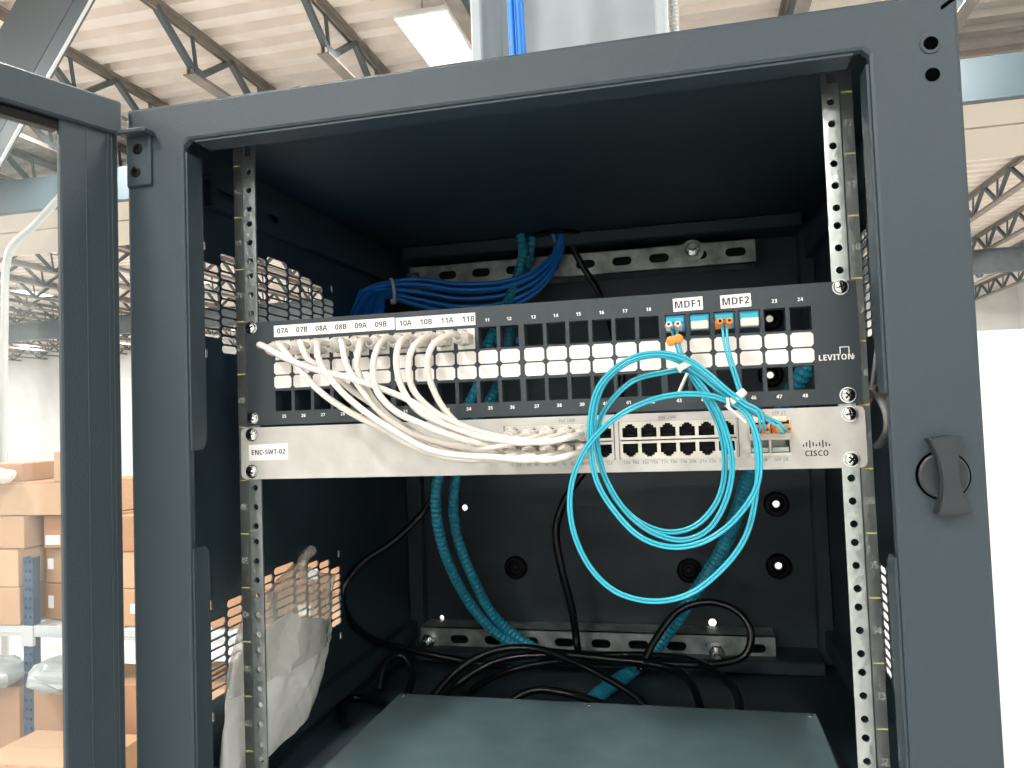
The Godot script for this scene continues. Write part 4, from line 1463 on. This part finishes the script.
func carton(x0: float, x1: float, y0: float, y1: float, z: float, deep: float, tone: int, turn: float, label: String, stickers: Array, called := "cardboard_box") -> void:
	var o := Vector3((x0 + x1) / 2, y0, z - deep / 2)
	var t := thing(called, label, "box", o, "cardboard boxes on the rack")
	t.rotation.y = turn
	var s := Shape.new()
	var w := (x1 - x0) / 2
	var h := y1 - y0
	s.box(Vector3(-w, 0, -deep / 2), Vector3(w, h, deep / 2), 3)
	build("carton", s, M["carton%d" % tone], t)
	s = Shape.new()
	s.box(Vector3(-w - 0.6, h - 0.5, -25), Vector3(w + 0.6, h + 0.8, 25))
	build("tape", s, M.dust_cap, t)
	s = Shape.new()
	s.box(Vector3(-w + 2, h, -deep / 2 + 2), Vector3(w - 2, h + 3, -2))
	s.box(Vector3(-w + 2, h, 2), Vector3(w - 2, h + 3, deep / 2 - 2))
	build("flap", s, M["carton%d" % ((tone + 2) % 3)], t)
	for k in stickers:
		s = Shape.new()
		s.box(Vector3(k[0] * w - k[2] / 2, k[1] * h - k[3] / 2, deep / 2), Vector3(k[0] * w + k[2] / 2, k[1] * h + k[3] / 2, deep / 2 + 1.2))
		build("sticker", s, M.yellow if k[4] else M.tape, t)


func shelving_row(i: int) -> String:
	return ["second", "third", "fourth", "fifth"][i]


func clutter() -> void:
	carton(-4010, -3530, -997, -797, -2960, 420, 0, 0.03, "cardboard box with yellow sticker lowest of its stack beside the blue post", [[-0.45, 0.45, 70, 60, true], [-0.1, 0.7, 60, 40, false], [-0.5, 0.8, 70, 40, false]])
	carton(-4000, -3525, -790, -590, -2970, 420, 2, -0.02, "cardboard box with yellow sticker, second up beside the blue post", [[-0.4, 0.5, 70, 60, true], [0.0, 0.75, 60, 40, false], [-0.6, 0.85, 60, 36, false]])
	carton(-3975, -3520, -583, -410, -2980, 420, 0, 0.04, "cardboard box with yellow sticker, third up beside the blue post", [[-0.35, 0.3, 70, 55, true], [-0.05, 0.62, 60, 40, false], [-0.45, 0.8, 50, 40, false]])
	carton(-3470, -3010, -997, -800, -3080, 420, 1, -0.08, "plain cardboard box resting on the beam behind the blue post", [[-0.8, 0.5, 40, 70, false]])
	carton(-3470, -3005, -793, -600, -3090, 420, 0, -0.05, "cardboard box with one white sticker, second up behind the blue post", [[-0.85, 0.55, 40, 60, false]])
	carton(-3460, -3000, -593, -410, -3070, 420, 1, 0.05, "cardboard box with a white and blue sticker high in the stack", [[-0.75, 0.25, 90, 50, false]])
	carton(-3930, -3040, -403, -225, -3010, 440, 2, 0.015, "long cardboard box on top of the whole stack", [])
	carton(-3370, -3235, -221, -60, -3050, 200, 2, 0.0, "small upright cardboard box standing on the long top box", [[0.4, 0.45, 40, 40, false]])
	carton(-3980, -3660, -221, -120, -3100, 260, 1, 0.1, "small brown cardboard box lying on the long top box", [])
	for i in 3:
		for k in 3:
			var x := -2960.0 + 480 * i
			carton(x, x + 450, -997 + 195 * k, -807 + 195 * k, -3000 - 25 * ((i + k) % 3), 420, (i + 2 * k) % 3, 0.03 * ((i * 3 + k) % 3 - 1), "cardboard box, %s stack along the rack, %s" % [shelving_row(i), ["on the beam", "in the middle", "topmost"][k]], [[0.3 * (k - 1), 0.5, 70, 50, i == 1]] if k < 2 else [[-0.3, 0.6, 80, 60, false]])
	carton(-3960, -3520, -LIFT, -1330, -2950, 420, 1, 0.02, "cardboard box with white stickers on the floor under the rack", [[-0.5, 0.75, 70, 40, false], [-0.2, 0.5, 90, 30, false]])
	carton(-3430, -2980, -LIFT, -1325, -2960, 420, 1, -0.03, "cardboard box on the floor under the rack behind the post", [])
	for i in 3:
		carton(-2940 + 480 * i, -2490 + 480 * i, -LIFT, -1300, -2990, 420, (i + 1) % 3, 0.02 * i, "cardboard box on the floor, %s along under the rack" % shelving_row(i), [])
	carton(-3290, -2650, -LIFT, -1505, -2480, 380, 0, 0.04, "flat cardboard box on the floor in front of the rack", [])
	# a puffed plastic bag on the long top box, and wrapped goods under the beam
	for b in [[Vector3(-3720, -222, -2950), 150, 45, 90, "puffy white plastic pack lying on the long top box", 3], [Vector3(-3700, -1326, -2930), 200, 75, 150, "grey plastic wrapped pack on the floor box beside the post", 8], [Vector3(-3180, -1321, -2940), 190, 80, 150, "grey plastic wrapped pack on the floor box behind the post", 14]]:
		var o: Vector3 = b[0]
		var t := thing("wrapped_pack", b[4], "pack", o)
		var f := FastNoiseLite.new()
		f.seed = b[5]
		f.frequency = 0.012
		var s := Shape.new(o)
		var grid := []
		for i in 15:
			var line := []
			for j in 28:
				var la := PI * i / 14 - PI / 2
				var lo := TAU * j / 28
				var d := Vector3(cos(la) * cos(lo), sin(la), cos(la) * sin(lo))
				var p := o + Vector3(0, b[2], 0) + Vector3(signf(d.x) * pow(absf(d.x), 0.6) * b[1], d.y * b[2], signf(d.z) * pow(absf(d.z), 0.6) * b[3])
				p += d * f.get_noise_3dv(p) * 30
				p.y = maxf(p.y, o.y)
				line.append(p)
			grid.append(line)
		for i in 14:
			for j in 28:
				var k := (j + 1) % 28
				for q in [[grid[i][j], grid[i][k], grid[i + 1][k]], [grid[i][j], grid[i + 1][k], grid[i + 1][j]]]:
					var nn: Vector3 = (q[2] - q[0]).cross(q[1] - q[0])
					if nn.dot(q[0] - o - Vector3(0, b[2], 0)) < 0:
						nn = -nn
					if nn.length() > 1e-3:
						s.tri(q[0], q[1], q[2], nn)
		build("wrapping", s, M.white_film if b[5] == 3 else M.wrap, t)
	# a pale bent pipe behind the rack
	var op := Vector3(-4925, -LIFT, -4200)
	var tp := thing("bent_pipe", "pale bent pipe rising behind the rack, seen through the glass", "pipe", op)
	var s := Shape.new(op)
	s.tube(curve([-4925, -LIFT, -4200, -4920, 300, -4200, -4905, 1050, -4200, -4890, 1330, -4200, -4840, 1470, -4200, -4620, 1630, -4200, -4380, 1826, -4200, -4110, 2040, -4200], 40.0), 28, 12)
	build("pipe", s, M.conduit, tp)
	s = Shape.new(op)
	s.box(Vector3(-4995, -LIFT, -4270), Vector3(-4855, -LIFT + 20, -4130), 3)
	build("base_plate", s, M.conduit, tp)
